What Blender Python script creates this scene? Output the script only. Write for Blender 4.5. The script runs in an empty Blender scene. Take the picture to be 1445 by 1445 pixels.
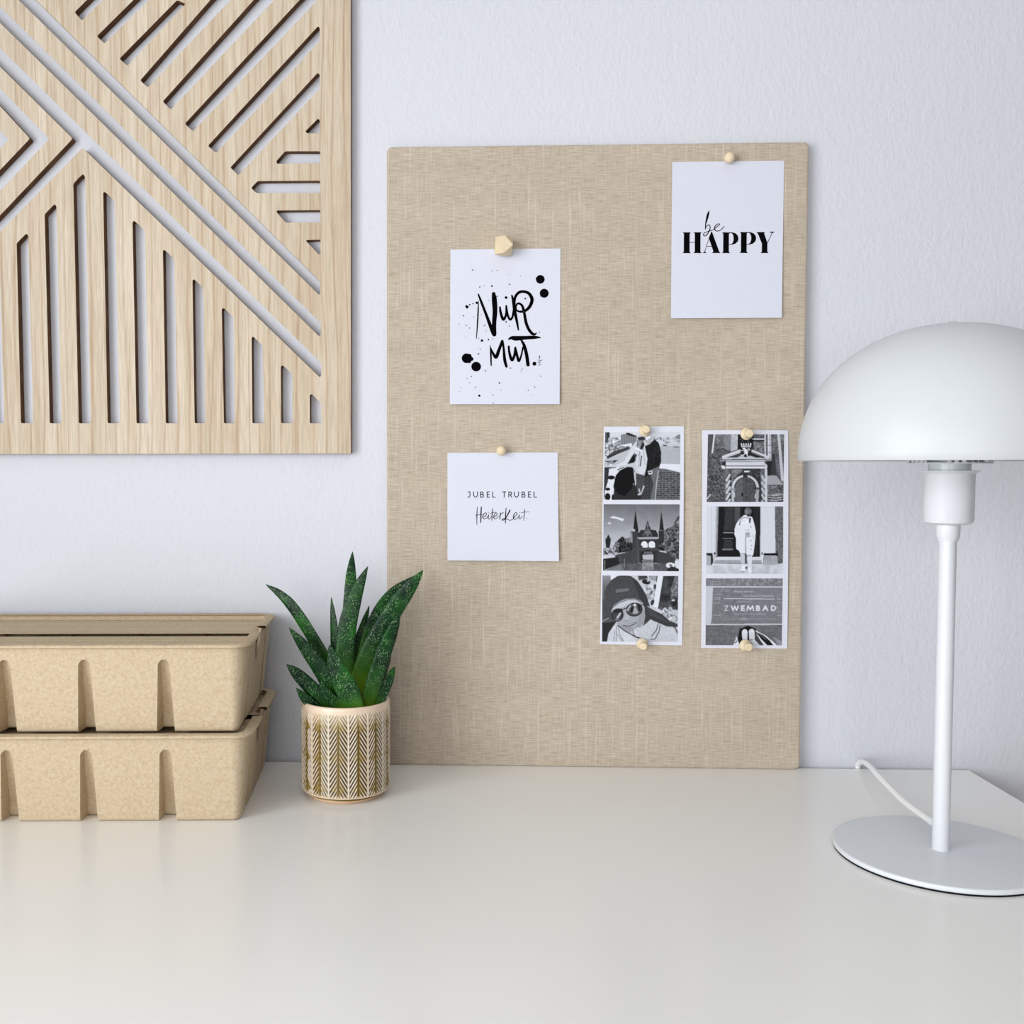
import bpy, bmesh, math, random
import numpy as np
from mathutils import Vector, Matrix

random.seed(4)
rng = np.random.default_rng(7)
SC = bpy.context.scene
COL = SC.collection
PI = math.pi

# ----------------------------------------------------------------- helpers
def s2l(v):
    v = v / 255.0
    return v / 12.92 if v <= 0.04045 else ((v + 0.055) / 1.055) ** 2.4

def rgb(r, g, b):
    return (s2l(r), s2l(g), s2l(b), 1.0)

def tag(o, label=None, cat=None, group=None, kind=None):
    if label: o['label'] = label
    if cat: o['category'] = cat
    if group: o['group'] = group
    if kind: o['kind'] = kind
    return o

def empty(name, loc=(0, 0, 0), rot=(0, 0, 0)):
    o = bpy.data.objects.new(name, None)
    o.location = loc
    o.rotation_euler = rot
    o.empty_display_size = 0.02
    COL.objects.link(o)
    return o

def link_mesh(name, me, mats, parent=None, smooth=False):
    if not isinstance(mats, (list, tuple)): mats = [mats]
    for m in mats: me.materials.append(m)
    if smooth:
        me.polygons.foreach_set('use_smooth', [True] * len(me.polygons))
    o = bpy.data.objects.new(name, me)
    COL.objects.link(o)
    if parent: o.parent = parent
    return o

def obj(name, bm, mats, parent=None, smooth=False):
    bmesh.ops.recalc_face_normals(bm, faces=bm.faces)
    me = bpy.data.meshes.new(name)
    bm.to_mesh(me); bm.free()
    return link_mesh(name, me, mats, parent, smooth)

def pydata(name, verts, faces, mats, parent=None, smooth=False):
    me = bpy.data.meshes.new(name)
    me.from_pydata(verts, [], faces)
    me.update()
    return link_mesh(name, me, mats, parent, smooth)

def add_box(bm, lo, hi, bevel=0.0, seg=2):
    r = bmesh.ops.create_cube(bm, size=1.0)
    c = [(a + b) / 2 for a, b in zip(lo, hi)]
    s = [b - a for a, b in zip(lo, hi)]
    for v in r['verts']:
        v.co = Vector((c[0] + v.co.x * s[0], c[1] + v.co.y * s[1], c[2] + v.co.z * s[2]))
    if bevel > 0:
        es = list({e for v in r['verts'] for e in v.link_edges})
        bmesh.ops.bevel(bm, geom=es, offset=bevel, segments=seg, profile=0.5, affect='EDGES')

def lathe(bm, prof, n=64, cx=0.0, cy=0.0, close=False):
    rings = []
    for (r, z) in prof:
        if r < 1e-6:
            rings.append([bm.verts.new((cx, cy, z))])
        else:
            rings.append([bm.verts.new((cx + r * math.cos(2 * PI * i / n), cy + r * math.sin(2 * PI * i / n), z)) for i in range(n)])
    m = len(rings)
    for a in range(m - 1 + (1 if close else 0)):
        A, B = rings[a], rings[(a + 1) % m]
        for i in range(n):
            j = (i + 1) % n
            if len(A) == 1 and len(B) == 1: continue
            if len(A) == 1: bm.faces.new((A[0], B[i], B[j]))
            elif len(B) == 1: bm.faces.new((A[i], A[j], B[0]))
            else: bm.faces.new((A[i], A[j], B[j], B[i]))

def catmull(pts, n):
    P = [Vector(p) for p in pts]
    P = [P[0] * 2 - P[1]] + P + [P[-1] * 2 - P[-2]]
    out = []
    k = len(P) - 3
    for i in range(n + 1):
        t = i / n * k
        a = min(int(t), k - 1); f = t - a
        p0, p1, p2, p3 = P[a:a + 4]
        out.append(0.5 * ((2 * p1) + (p2 - p0) * f + (2 * p0 - 5 * p1 + 4 * p2 - p3) * f * f + (3 * p1 - p0 - 3 * p2 + p3) * f ** 3))
    return out

def tube(bm, pts, r, n=12):
    rings = []
    prev = None
    for i, p in enumerate(pts):
        t = (pts[min(i + 1, len(pts) - 1)] - pts[max(i - 1, 0)]).normalized()
        a = prev if prev is not None else (Vector((0, 0, 1)) if abs(t.z) < 0.9 else Vector((1, 0, 0)))
        u = (a - t * a.dot(t)).normalized()
        w = t.cross(u); prev = u
        rings.append([bm.verts.new(p + (u * math.cos(2 * PI * k / n) + w * math.sin(2 * PI * k / n)) * r) for k in range(n)])
    for A, B in zip(rings, rings[1:]):
        for k in range(n):
            bm.faces.new((A[k], A[(k + 1) % n], B[(k + 1) % n], B[k]))
    bm.faces.new(rings[0]); bm.faces.new(rings[-1])

def fillet(poly, r, n=3):
    out = []
    N = len(poly)
    for i in range(N):
        p = Vector(poly[i]); a = Vector(poly[i - 1]); b = Vector(poly[(i + 1) % N])
        da, db = a - p, b - p
        d = min(r, da.length * 0.45, db.length * 0.45)
        p0 = p + da.normalized() * d; p1 = p + db.normalized() * d
        for k in range(n + 1):
            t = k / n
            q = p0 * (1 - t) ** 2 + p * 2 * t * (1 - t) + p1 * t * t
            out.append((q.x, q.y))
    return out

def filled_slab(name, polys, thick):
    """2D outline with holes -> solid mesh in the XZ plane, front face at y=-thick."""
    cu = bpy.data.curves.new(name + '_outline', 'CURVE')
    cu.dimensions = '2D'; cu.fill_mode = 'BOTH'; cu.extrude = thick / 2
    for poly in polys:
        sp = cu.splines.new('POLY')
        sp.points.add(len(poly) - 1)
        for q, (x, z) in zip(sp.points, poly): q.co = (x, z, 0, 1)
        sp.use_cyclic_u = True
    tmp = bpy.data.objects.new('tmp_outline', cu)
    COL.objects.link(tmp)
    dg = bpy.context.evaluated_depsgraph_get()
    dg.update()
    me = bpy.data.meshes.new_from_object(tmp.evaluated_get(dg))
    bpy.data.objects.remove(tmp); bpy.data.curves.remove(cu)
    for v in me.vertices:
        x, z, d = v.co
        v.co = (x, -thick / 2 - d, z)
    me.update()
    return me

# ----------------------------------------------------------------- materials
class N:
    def __init__(s, name):
        s.m = bpy.data.materials.new(name); s.m.use_nodes = True
        s.t = s.m.node_tree; s.b = s.t.nodes['Principled BSDF']
    def n(s, typ, **kw):
        x = s.t.nodes.new(typ)
        for k, v in kw.items():
            if k in x.inputs.keys(): x.inputs[k].default_value = v
            else: setattr(x, k, v)
        return x
    def l(s, a, b): s.t.links.new(a, b)
    def coord(s, scale, kind='Object', rot=(0, 0, 0)):
        c = s.n('ShaderNodeTexCoord'); m = s.n('ShaderNodeMapping')
        m.inputs['Scale'].default_value = scale; m.inputs['Rotation'].default_value = rot
        s.l(c.outputs[kind], m.inputs['Vector']); return m.outputs['Vector']
    def noise(s, vec, scale=1.0, detail=2.0, rough=0.5):
        x = s.n('ShaderNodeTexNoise'); x.inputs['Scale'].default_value = scale
        x.inputs['Detail'].default_value = detail; x.inputs['Roughness'].default_value = rough
        s.l(vec, x.inputs['Vector']); return x.outputs['Fac']
    def ramp(s, fac, stops):
        r = s.n('ShaderNodeValToRGB')
        e = r.color_ramp.elements
        while len(e) < len(stops): e.new(0.5)
        for q, (p, c) in zip(e, stops): q.position = p; q.color = c
        s.l(fac, r.inputs['Fac']); return r.outputs['Color']
    def mix(s, fac, a, b, mode='MIX'):
        x = s.n('ShaderNodeMix'); x.data_type = 'RGBA'; x.blend_type = mode
        for key, v in ((0, fac), (6, a), (7, b)):
            if hasattr(v, 'is_linked'): s.l(v, x.inputs[key])
            else: x.inputs[key].default_value = v
        return x.outputs[2]
    def math(s, op, a, b=0.0):
        x = s.n('ShaderNodeMath'); x.operation = op
        for k, v in ((0, a), (1, b)):
            if hasattr(v, 'is_linked'): s.l(v, x.inputs[k])
            else: x.inputs[k].default_value = v
        return x.outputs[0]
    def bump(s, h, strength=0.2, dist=0.001):
        x = s.n('ShaderNodeBump'); x.inputs['Strength'].default_value = strength; x.inputs['Distance'].default_value = dist
        s.l(h, x.inputs['Height']); s.l(x.outputs['Normal'], s.b.inputs['Normal'])
    def base(s, c):
        if hasattr(c, 'is_linked'): s.l(c, s.b.inputs['Base Color'])
        else: s.b.inputs['Base Color'].default_value = c
    def set(s, rough=0.5, spec=0.5, **kw):
        s.b.inputs['Roughness'].default_value = rough; s.b.inputs['Specular IOR Level'].default_value = spec
        for k, v in kw.items(): s.b.inputs[k].default_value = v
        return s.m

def plain(name, c, rough=0.5, spec=0.5, **kw):
    m = N(name)
    v = m.coord((1, 1, 1)); f = m.noise(v, 180, 2)
    m.base(m.ramp(f, [(0.3, tuple(x * 0.985 for x in c[:3]) + (1,)), (0.7, c)]))
    return m.set(rough, spec, **kw)

def mat_wall():
    m = N('painted_plaster')
    v = m.coord((1, 1, 0.7))
    a = m.noise(v, 230, 3, 0.55); b = m.noise(v, 90, 2)
    big = m.noise(v, 2.5, 2)
    m.base(m.ramp(big, [(0.3, WALL_A), (0.7, WALL_B)]))
    m.bump(m.math('ADD', a, m.math('MULTIPLY', b, 0.7)), 0.5, 0.0013)
    return m.set(0.75, 0.25)

def mat_desk():
    m = N('white_lacquer')
    v = m.coord((1, 1, 1))
    f = m.noise(v, 3.0, 2)
    m.base(m.ramp(f, [(0.3, rgb(240, 239, 235)), (0.7, rgb(243, 242, 238))]))
    m.bump(m.noise(v, 420, 2), 0.05, 0.0003)
    return m.set(0.22, 0.5)

def mat_wood(name, scale=1.0):
    m = N(name)
    v = m.coord((85, 85, 3.0)); g = m.noise(v, 1.0, 4, 0.62)
    v2 = m.coord((620, 620, 30)); g2 = m.noise(v2, 1.0, 2, 0.6)
    v3 = m.coord((9, 9, 0.9)); g3 = m.noise(v3, 1.0, 2)
    c = m.ramp(g, [(0.25, rgb(186, 166, 142)), (0.46, rgb(200, 185, 163)), (0.6, rgb(208, 196, 177)), (0.8, rgb(197, 178, 153))])
    c2 = m.ramp(g2, [(0.3, (0.84, 0.82, 0.80, 1)), (0.58, (1.02, 1.02, 1.02, 1)), (0.8, (1.1, 1.08, 1.06, 1))])
    c = m.mix(1.0, c, c2, 'MULTIPLY')
    c3 = m.ramp(g3, [(0.32, (0.92, 0.89, 0.85, 1)), (0.66, (1.05, 1.05, 1.06, 1))])
    c = m.mix(1.0, c, c3, 'MULTIPLY')
    # thin straight growth lines that drift a little along their length
    wv = m.n('ShaderNodeTexWave'); wv.wave_type = 'BANDS'; wv.bands_direction = 'X'
    wv.inputs['Scale'].default_value = 26; wv.inputs['Distortion'].default_value = 5.0
    wv.inputs['Detail'].default_value = 2.0; wv.inputs['Detail Scale'].default_value = 1.2
    m.l(m.coord((1, 1, 0.12)), wv.inputs['Vector'])
    c4 = m.ramp(wv.outputs['Fac'], [(0.0, (0.86, 0.79, 0.74, 1)), (0.12, (1, 1, 1, 1))])
    c = m.mix(1.0, c, c4, 'MULTIPLY')
    m.base(c)
    m.bump(g2, 0.12, 0.0004)
    return m.set(0.62, 0.3)

def mat_charred():
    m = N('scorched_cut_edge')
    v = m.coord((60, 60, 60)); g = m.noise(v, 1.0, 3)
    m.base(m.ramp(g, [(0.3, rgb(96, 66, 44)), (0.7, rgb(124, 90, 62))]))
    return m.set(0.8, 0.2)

def mat_linen():
    m = N('woven_linen')
    h = m.noise(m.coord((75, 75, 1150)), 1.0, 2, 0.6)
    w = m.noise(m.coord((1150, 1150, 70)), 1.0, 2, 0.6)
    slub = m.noise(m.coord((430, 430, 14)), 1.0, 1)
    cloud = m.noise(m.coord((9, 9, 34)), 1.0, 3)
    c = m.ramp(h, [(0.22, rgb(163, 149, 131)), (0.5, rgb(184, 171, 154)), (0.78, rgb(203, 191, 175))])
    cw = m.ramp(w, [(0.2, (0.84, 0.84, 0.84, 1)), (0.5, (1, 1, 1, 1)), (0.8, (1.13, 1.13, 1.12, 1))])
    c = m.mix(1.0, c, cw, 'MULTIPLY')
    sl = m.ramp(slub, [(0.58, (0, 0, 0, 1)), (0.74, (1, 1, 1, 1))])
    c = m.mix(m.math('MULTIPLY', sl, 0.3), c, rgb(224, 213, 197))
    cl = m.ramp(cloud, [(0.3, (0.94, 0.935, 0.93, 1)), (0.7, (1.03, 1.03, 1.03, 1))])
    c = m.mix(1.0, c, cl, 'MULTIPLY')
    m.base(c)
    m.bump(m.math('ADD', h, w), 0.35, 0.0004)
    return m.set(0.9, 0.1, **{'Sheen Weight': 0.15})

def mat_pulp():
    m = N('pressed_pulp')
    v = m.coord((1, 1, 1))
    f = m.noise(v, 700, 3, 0.6); fib = m.noise(v, 330, 4, 0.65)
    sp = m.n('ShaderNodeTexVoronoi'); sp.inputs['Scale'].default_value = 190; m.l(v, sp.inputs['Vector'])
    c = m.ramp(fib, [(0.3, rgb(184, 164, 136)), (0.5, rgb(195, 177, 149)), (0.72, rgb(204, 188, 162))])
    c = m.mix(m.ramp(f, [(0.35, (0.25, 0.25, 0.25, 1)), (0.5, (0, 0, 0, 1))]), c, rgb(160, 136, 106))
    c = m.mix(m.ramp(sp.outputs['Distance'], [(0.07, (0.6, 0.6, 0.6, 1)), (0.12, (0, 0, 0, 1))]), c, rgb(170, 130, 88))
    m.base(c)
    m.bump(m.math('ADD', f, fib), 0.4, 0.0006)
    return m.set(0.85, 0.2)

def mat_attr(name, attr, rough, spec, **kw):
    m = N(name)
    a = m.n('ShaderNodeVertexColor'); a.layer_name = attr
    m.l(a.outputs['Color'], m.b.inputs['Base Color'])
    return m.set(rough, spec, **kw)

def mat_leaf():
    m = N('speckled_succulent_leaf')
    a = m.n('ShaderNodeVertexColor'); a.layer_name = 'along'
    sep = m.n('ShaderNodeSeparateColor'); m.l(a.outputs['Color'], sep.inputs['Color'])
    v = m.coord((1, 1, 1))
    nz = m.noise(v, 60, 3)
    body = m.ramp(nz, [(0.3, rgb(8, 30, 22)), (0.52, rgb(14, 54, 24)), (0.75, rgb(32, 92, 24))])
    young = m.ramp(sep.outputs['Red'], [(0.0, rgb(150, 176, 40)), (0.22, rgb(62, 112, 24)), (0.42, rgb(22, 62, 26))])
    c = m.mix(m.ramp(sep.outputs['Red'], [(0.12, (1, 1, 1, 1)), (0.45, (0, 0, 0, 1))]), body, young)
    vo = m.n('ShaderNodeTexVoronoi'); vo.inputs['Scale'].default_value = 720; vo.inputs['Randomness'].default_value = 0.9
    m.l(m.coord((1, 1, 0.85)), vo.inputs['Vector'])
    dots = m.ramp(vo.outputs['Distance'], [(0.26, (1, 1, 1, 1)), (0.4, (0, 0, 0, 1))])
    patch = m.ramp(m.noise(v, 130, 2), [(0.36, (0, 0, 0, 1)), (0.58, (1, 1, 1, 1))])
    fade = m.ramp(sep.outputs['Red'], [(0.18, (0, 0, 0, 1)), (0.4, (1, 1, 1, 1))])
    k = m.math('MULTIPLY', m.math('MULTIPLY', dots, patch), m.math('MULTIPLY', fade, 0.42))
    c = m.mix(k, c, rgb(160, 192, 140))
    m.base(c)
    m.bump(dots, 0.25, 0.0004)
    return m.set(0.42, 0.2)

WALL_A = rgb(208, 210, 217)
WALL_B = rgb(211, 213, 220)
M_WALL = mat_wall()
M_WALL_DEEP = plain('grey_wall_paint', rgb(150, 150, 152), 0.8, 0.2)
M_DESK = mat_desk()
M_WOOD = mat_wood('pale_veneer')
M_EDGE = mat_charred()
M_LINEN = mat_linen()
M_PULP = mat_pulp()
M_LEAF = mat_leaf()
M_PAPER = plain('card_stock', rgb(211, 213, 225), 0.6, 0.3)
M_PHOTO_PAPER = plain('photo_paper', rgb(214, 216, 227), 0.5, 0.2)
M_INK = plain('black_ink', rgb(6, 6, 9), 0.9, 0.04)
M_INK_SOFT = plain('thin_black_ink', rgb(24, 24, 34), 0.9, 0.05)
M_INK_GREY = plain('diluted_ink', rgb(120, 120, 132), 0.9, 0.1)
M_PRINT = mat_attr('monochrome_print', 'tone', 0.6, 0.06)
M_GLAZE = mat_attr('reactive_glaze', 'glaze', 0.2, 0.5)
M_PINWOOD = plain('raw_beech', rgb(224, 206, 174), 0.6, 0.3)
M_METAL = plain('white_powder_coat', rgb(214, 216, 221), 0.3, 0.5)
M_SHADE = plain('white_enamel', rgb(197, 200, 203), 0.38, 0.3)
M_BASEPAINT = plain('pale_grey_powder_coat', rgb(218, 222, 226), 0.35, 0.5)
M_GLASSY = plain('grey_green_plastic', rgb(204, 211, 211), 0.25, 0.5)
M_CORD = plain('white_cord', rgb(244, 244, 243), 0.45, 0.4)
M_PAD = plain('black_felt_pad', rgb(22, 24, 32), 0.9, 0.1)
M_SOIL = plain('dark_soil', rgb(44, 34, 26), 0.95, 0.1)
M_CEIL = plain('ceiling_paint', rgb(240, 240, 238), 0.9, 0.1)
M_FRAME = plain('white_window_frame', rgb(240, 240, 240), 0.4, 0.4)
M_FLOOR = plain('grey_floor', rgb(132, 118, 104), 0.5, 0.3)
M_STEEL = plain('steel_needle', rgb(180, 182, 186), 0.3, 0.5, Metallic=1.0)

# measured outlines (0.1 mm)
PANEL=[(-1060,3051),(-7647,3040),(-7442,9518),(-1049,9356)]
SLOTS=[[(-4327,3349),(-4340,5106),(-4289,5156),(-4243,5200),(-4223,5183),(-4204,3349)],[(-4038,3348),(-4057,5383),(-4007,5434),(-3957,5482),(-3939,5461),(-3921,3348)],[(-3748,3348),(-3769,5673),(-3722,5725),(-3672,5769),(-3652,5745),(-3628,3348)],[(-3460,3348),(-3475,5586),(-3458,5596),(-3361,5501),(-3338,3348)],[(-3173,3347),(-3189,5304),(-3171,5314),(-3068,5216),(-3052,3347)],[(-2882,3347),(-2892,5022),(-2878,5032),(-2780,4939),(-2766,3347)],[(-2596,3347),(-2605,4736),(-2588,4746),(-2497,4656),(-2491,3347)],[(-2307,3346),(-2319,4457),(-2301,4467),(-2204,4376),(-2199,3346)],[(-2026,3346),(-2027,4178),(-2011,4188),(-1920,4098),(-1910,3346)],[(-1742,3346),(-1742,3899),(-1724,3909),(-1631,3825),(-1632,3346)],[(-1461,3345),(-1460,3620),(-1444,3630),(-1353,3545),(-1346,3345)],[(-4616,3349),(-4632,4822),(-4534,4918),(-4515,4900),(-4493,3349)],[(-4906,3349),(-4926,4538),(-4827,4633),(-4808,4616),(-4782,3349)],[(-5196,3350),(-5221,4252),(-5122,4348),(-5102,4330),(-5072,3350)],[(-5487,3350),(-5517,3964),(-5418,4061),(-5398,4043),(-5363,3350)],[(-5779,3350),(-5815,3675),(-5715,3772),(-5695,3755),(-5654,3350)],[(-6071,3351),(-6114,3385),(-6014,3483),(-5994,3465),(-5946,3351)],[(-5835,8911),(-4278,7437),(-1364,4585),(-1354,4601),(-1354,4714),(-4109,7434),(-5624,8906)],[(-6531,9208),(-4468,7226),(-1366,4187),(-1351,4205),(-1350,4315),(-4465,7382),(-6355,9204)],[(-6060,8333),(-4475,6807),(-3767,6110),(-4501,5377),(-5588,4315),(-5504,4225),(-4504,5220),(-3672,6020),(-1362,3792),(-1347,3808),(-1347,3928),(-4472,6986),(-5884,8329)],[(-5586,7502),(-4482,6431),(-4190,6115),(-4493,5815),(-5578,4759),(-5494,4669),(-4496,5617),(-3998,6109),(-4479,6598),(-5445,7526)],[(-5319,6847),(-4593,6116),(-5350,5378),(-5253,5288),(-4400,6109),(-5176,6913)],[(-3732,7313),(-3662,7233),(-3069,7785),(-3137,7866)],[(-3517,7082),(-3443,7012),(-2656,7737),(-2731,7812)],[(-3299,6865),(-3220,6797),(-2646,7374),(-2728,7411)],[(-3097,6656),(-3023,6588),(-2212,7403),(-1374,8222),(-1374,8407),(-2406,7406)],[(-2879,6452),(-2801,6374),(-1789,7395),(-1369,7799),(-1369,7991),(-1986,7399)],[(-2665,6238),(-2586,6164),(-1371,7388),(-1357,7401),(-1357,7567),(-1543,7391)],[(-2442,6024),(-2361,5955),(-1350,7004),(-1350,7129),(-1367,7141)],[(-2225,5815),(-2146,5741),(-1352,6552),(-1352,6687),(-1370,6704)],[(-1494,6150),(-1474,6131),(-1354,6130),(-1353,6255),(-1370,6270)],[(-1690,5964),(-1776,5871),(-1772,5846),(-1349,5846),(-1350,5960)],[(-1960,5683),(-2023,5618),(-1973,5568),(-1350,5562),(-1350,5681)],[(-1779,5388),(-1689,5283),(-1351,5280),(-1351,5401),(-1768,5400)],[(-1491,5107),(-1368,4976),(-1350,4979),(-1350,5118),(-1483,5114)]]
LEAVES=[([(-1039,-980,690),(-1130,-954,1040),(-1328,-928,1390),(-1491,-902,1634),(-1620,-876,1764),(-1764,-850,1855)],120),([(-1028,-1080,679),(-1112,-1105,913),(-1230,-1130,1145),(-1364,-1155,1340),(-1495,-1180,1514)],158),([(-1041,-1120,672),(-1157,-1160,820),(-1307,-1200,993),(-1421,-1240,1122),(-1500,-1280,1207)],141),([(-1106,-1160,681),(-1256,-1200,794),(-1345,-1240,898),(-1416,-1280,1001)],107),([(-1068,-880,845),(-1124,-820,1193),(-1149,-760,1454),(-1181,-700,1726)],90),([(-1010,-920,891),(-1014,-870,1382),(-991,-820,1805),(-987,-770,1980),(-980,-720,2146)],114),([(-1006,-1040,776),(-1024,-1025,1161),(-998,-1010,1494),(-920,-995,1792),(-816,-980,2037)],172),([(-961,-880,846),(-931,-813,1265),(-883,-747,1453),(-829,-680,1644)],86),([(-919,-940,771),(-852,-890,1280),(-748,-840,1577),(-609,-790,1777),(-423,-740,1922)],120),([(-925,-1060,728),(-862,-1068,1101),(-730,-1076,1401),(-538,-1084,1718),(-416,-1092,1885),(-317,-1100,2016)],179),([(-864,-1140,678),(-776,-1150,944),(-671,-1160,1260),(-584,-1170,1487),(-515,-1180,1653)],151),([(-797,-1120,692),(-694,-1100,898),(-625,-1080,1035),(-571,-1060,1154)],114),([(-906,-1240,703),(-954,-1273,935),(-1052,-1307,1164),(-1119,-1340,1392)],207),([(-843,-1000,697),(-740,-960,973),(-663,-920,1180),(-621,-880,1280)],120),([(-982,-1180,774),(-1098,-1213,868),(-1180,-1247,979),(-1201,-1280,1072)],103)]
CORD = [(-0.0018, 0.0111, 0.0224), (0.0028, 0.0481, 0.0181), (0.0062, 0.0831, 0.0159), (0.0111, 0.1181, 0.0147), (0.0155, 0.1531, 0.0144), (0.0214, 0.1881, 0.0131), (0.0262, 0.2181, 0.0085), (0.0264, 0.2289, 0.0026), (0.0262, 0.2291, -0.0017), (0.0262, 0.2291, -0.02)]
P_LEFT, P_FRONT, EXPO = 41.5, 24.5, 0.0
# ----------------------------------------------------------------- setting (desk top is z = 0)
ZF, ZC = -0.74, 1.76
XL, XR, YB = -1.05, 1.95, -3.3
def struct(name, lo, hi, mat, bevel=0):
    bm = bmesh.new(); add_box(bm, lo, hi, bevel)
    return tag(obj(name, bm, mat), kind='structure')
struct('floor', (XL, YB, ZF - 0.05), (XR, 0, ZF), M_FLOOR)
struct('ceiling', (XL, YB, ZC), (XR, 0, ZC + 0.05), M_CEIL)
struct('wall_back', (XL - 0.1, 0, ZF - 0.05), (XR + 0.1, 0.1, ZC + 0.05), M_WALL)
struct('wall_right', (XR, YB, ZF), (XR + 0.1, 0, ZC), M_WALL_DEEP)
def wall_with_hole(name, axis, pos, th, a0, a1, h0, h1):
    """wall perpendicular to axis with one opening a0..a1 (along the wall) by h0..h1 (height)"""
    bm = bmesh.new()
    lo_a, hi_a = (YB, 0) if axis == 'x' else (XL, XR)
    for (p, q, r, s) in ((lo_a, a0, ZF, ZC), (a1, hi_a, ZF, ZC), (a0, a1, ZF, h0), (a0, a1, h1, ZC)):
        if axis == 'x': add_box(bm, (min(pos, pos + th), p, r), (max(pos, pos + th), q, s))
        else: add_box(bm, (p, min(pos, pos + th), r), (q, max(pos, pos + th), s))
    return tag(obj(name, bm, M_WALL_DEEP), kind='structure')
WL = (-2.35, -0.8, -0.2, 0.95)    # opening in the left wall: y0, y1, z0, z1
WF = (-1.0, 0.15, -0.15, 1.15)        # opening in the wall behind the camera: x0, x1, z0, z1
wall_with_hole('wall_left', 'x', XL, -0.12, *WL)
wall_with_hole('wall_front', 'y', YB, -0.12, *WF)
def window(name, axis, pos, a0, a1, h0, h1):
    bm = bmesh.new(); t = 0.05
    bars = [(a0, a0 + t, h0, h1), (a1 - t, a1, h0, h1), (a0 + t, a1 - t, h0, h0 + t), (a0 + t, a1 - t, h1 - t, h1), ((a0 + a1) / 2 - 0.02, (a0 + a1) / 2 + 0.02, h0 + t, h1 - t)]
    for (p, q, r, s) in bars:
        if axis == 'x': add_box(bm, (pos - 0.09, p, r), (pos - 0.05, q, s), 0.003)
        else: add_box(bm, (p, pos - 0.09, r), (q, pos - 0.05, s), 0.003)
    return tag(obj(name, bm, M_FRAME), kind='structure')
window('window_1', 'x', XL, *WL)
window('window_2', 'y', YB, *WF)
bm = bmesh.new(); add_box(bm, (XL, -0.015, ZF), (XR, 0, ZF + 0.08), 0.003)
tag(obj('baseboard_back', bm, M_FRAME), kind='structure')

# ----------------------------------------------------------------- desk
DX0, DX1, DY0, DY1 = -0.72, 0.4925, -0.66, -0.0089
desk = tag(empty('desk', ((DX0 + DX1) / 2, (DY0 + DY1) / 2, ZF)), 'plain off-white lacquered desk standing against the white wall', 'desk')
cx, cy = desk.location.x, desk.location.y
bm = bmesh.new(); add_box(bm, (DX0 - cx, DY0 - cy, -ZF - 0.03), (DX1 - cx, DY1 - cy, -ZF), 0.0012, 2)
obj('desktop', bm, M_DESK, desk)
for sx in (DX0 + 0.03, DX1 - 0.075):
    for sy in (DY0 + 0.03, DY1 - 0.075):
        bm = bmesh.new(); add_box(bm, (sx - cx, sy - cy, 0), (sx + 0.045 - cx, sy + 0.045 - cy, -ZF - 0.03), 0.002)
        obj('leg', bm, M_DESK, desk)

# ----------------------------------------------------------------- wooden slat panel on the wall
mm = lambda L: [(a * 1e-4, b * 1e-4) for a, b in L]
polys = [fillet(mm(PANEL), 0.001)] + [fillet(mm(s), 0.0016) for s in SLOTS]
me = filled_slab('wood_wall_panel', polys, 0.0090)
for v in me.vertices: v.co.y -= 0.0005
me.materials.append(M_WOOD)
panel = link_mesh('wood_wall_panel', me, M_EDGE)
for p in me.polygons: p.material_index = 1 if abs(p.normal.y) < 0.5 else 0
tag(panel, 'pale wooden wall panel cut with geometric diagonal and upright slots, hanging above the pulp boxes', 'wall art')
# ----------------------------------------------------------------- pinboard
BX0, BW, BH, BY, LEAN = -0.0706, 0.40, 0.5993, -0.01514, 0.00454
tilt = -math.atan2(LEAN, BH)
board = tag(empty('pinboard', (BX0 + BW / 2, BY, 0), (tilt, 0, 0)), 'tall beige linen-covered pinboard leaning on the wall behind the cards', 'pinboard')
bm = bmesh.new()
outl = fillet([(-BW / 2, 0.0), (BW / 2, 0.0), (BW / 2, BH), (-BW / 2, BH)], 0.0055, 6)
T = 0.0098
lay = [(0.0022, 0.0), (0.0007, 0.0006), (0.0, 0.002), (0.0, T - 0.001), (0.001, T)]
rings = []
for ins, d in lay:
    ring = []
    for (x, z) in outl:
        ring.append(bm.verts.new((x * (1 - ins / (BW / 2)), d, BH / 2 + (z - BH / 2) * (1 - ins / (BH / 2)))))
    rings.append(ring)
for A, B in zip(rings, rings[1:]):
    for i in range(len(A)): bm.faces.new((A[i], A[(i + 1) % len(A)], B[(i + 1) % len(A)], B[i]))
bm.faces.new(rings[0][::-1]); bm.faces.new(rings[-1])
# shift so that the lower edge touches the desk despite the inset
obj('linen_cover', bm, M_LINEN, board)
bm = bmesh.new(); add_box(bm, (-BW / 2 + 0.012, T - 0.0006, 0.012), (BW / 2 - 0.012, T + 0.0002, BH - 0.012))
obj('backing_sheet', bm, M_PAPER, board)
def board_y(z): return BY + LEAN * z / BH

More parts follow.
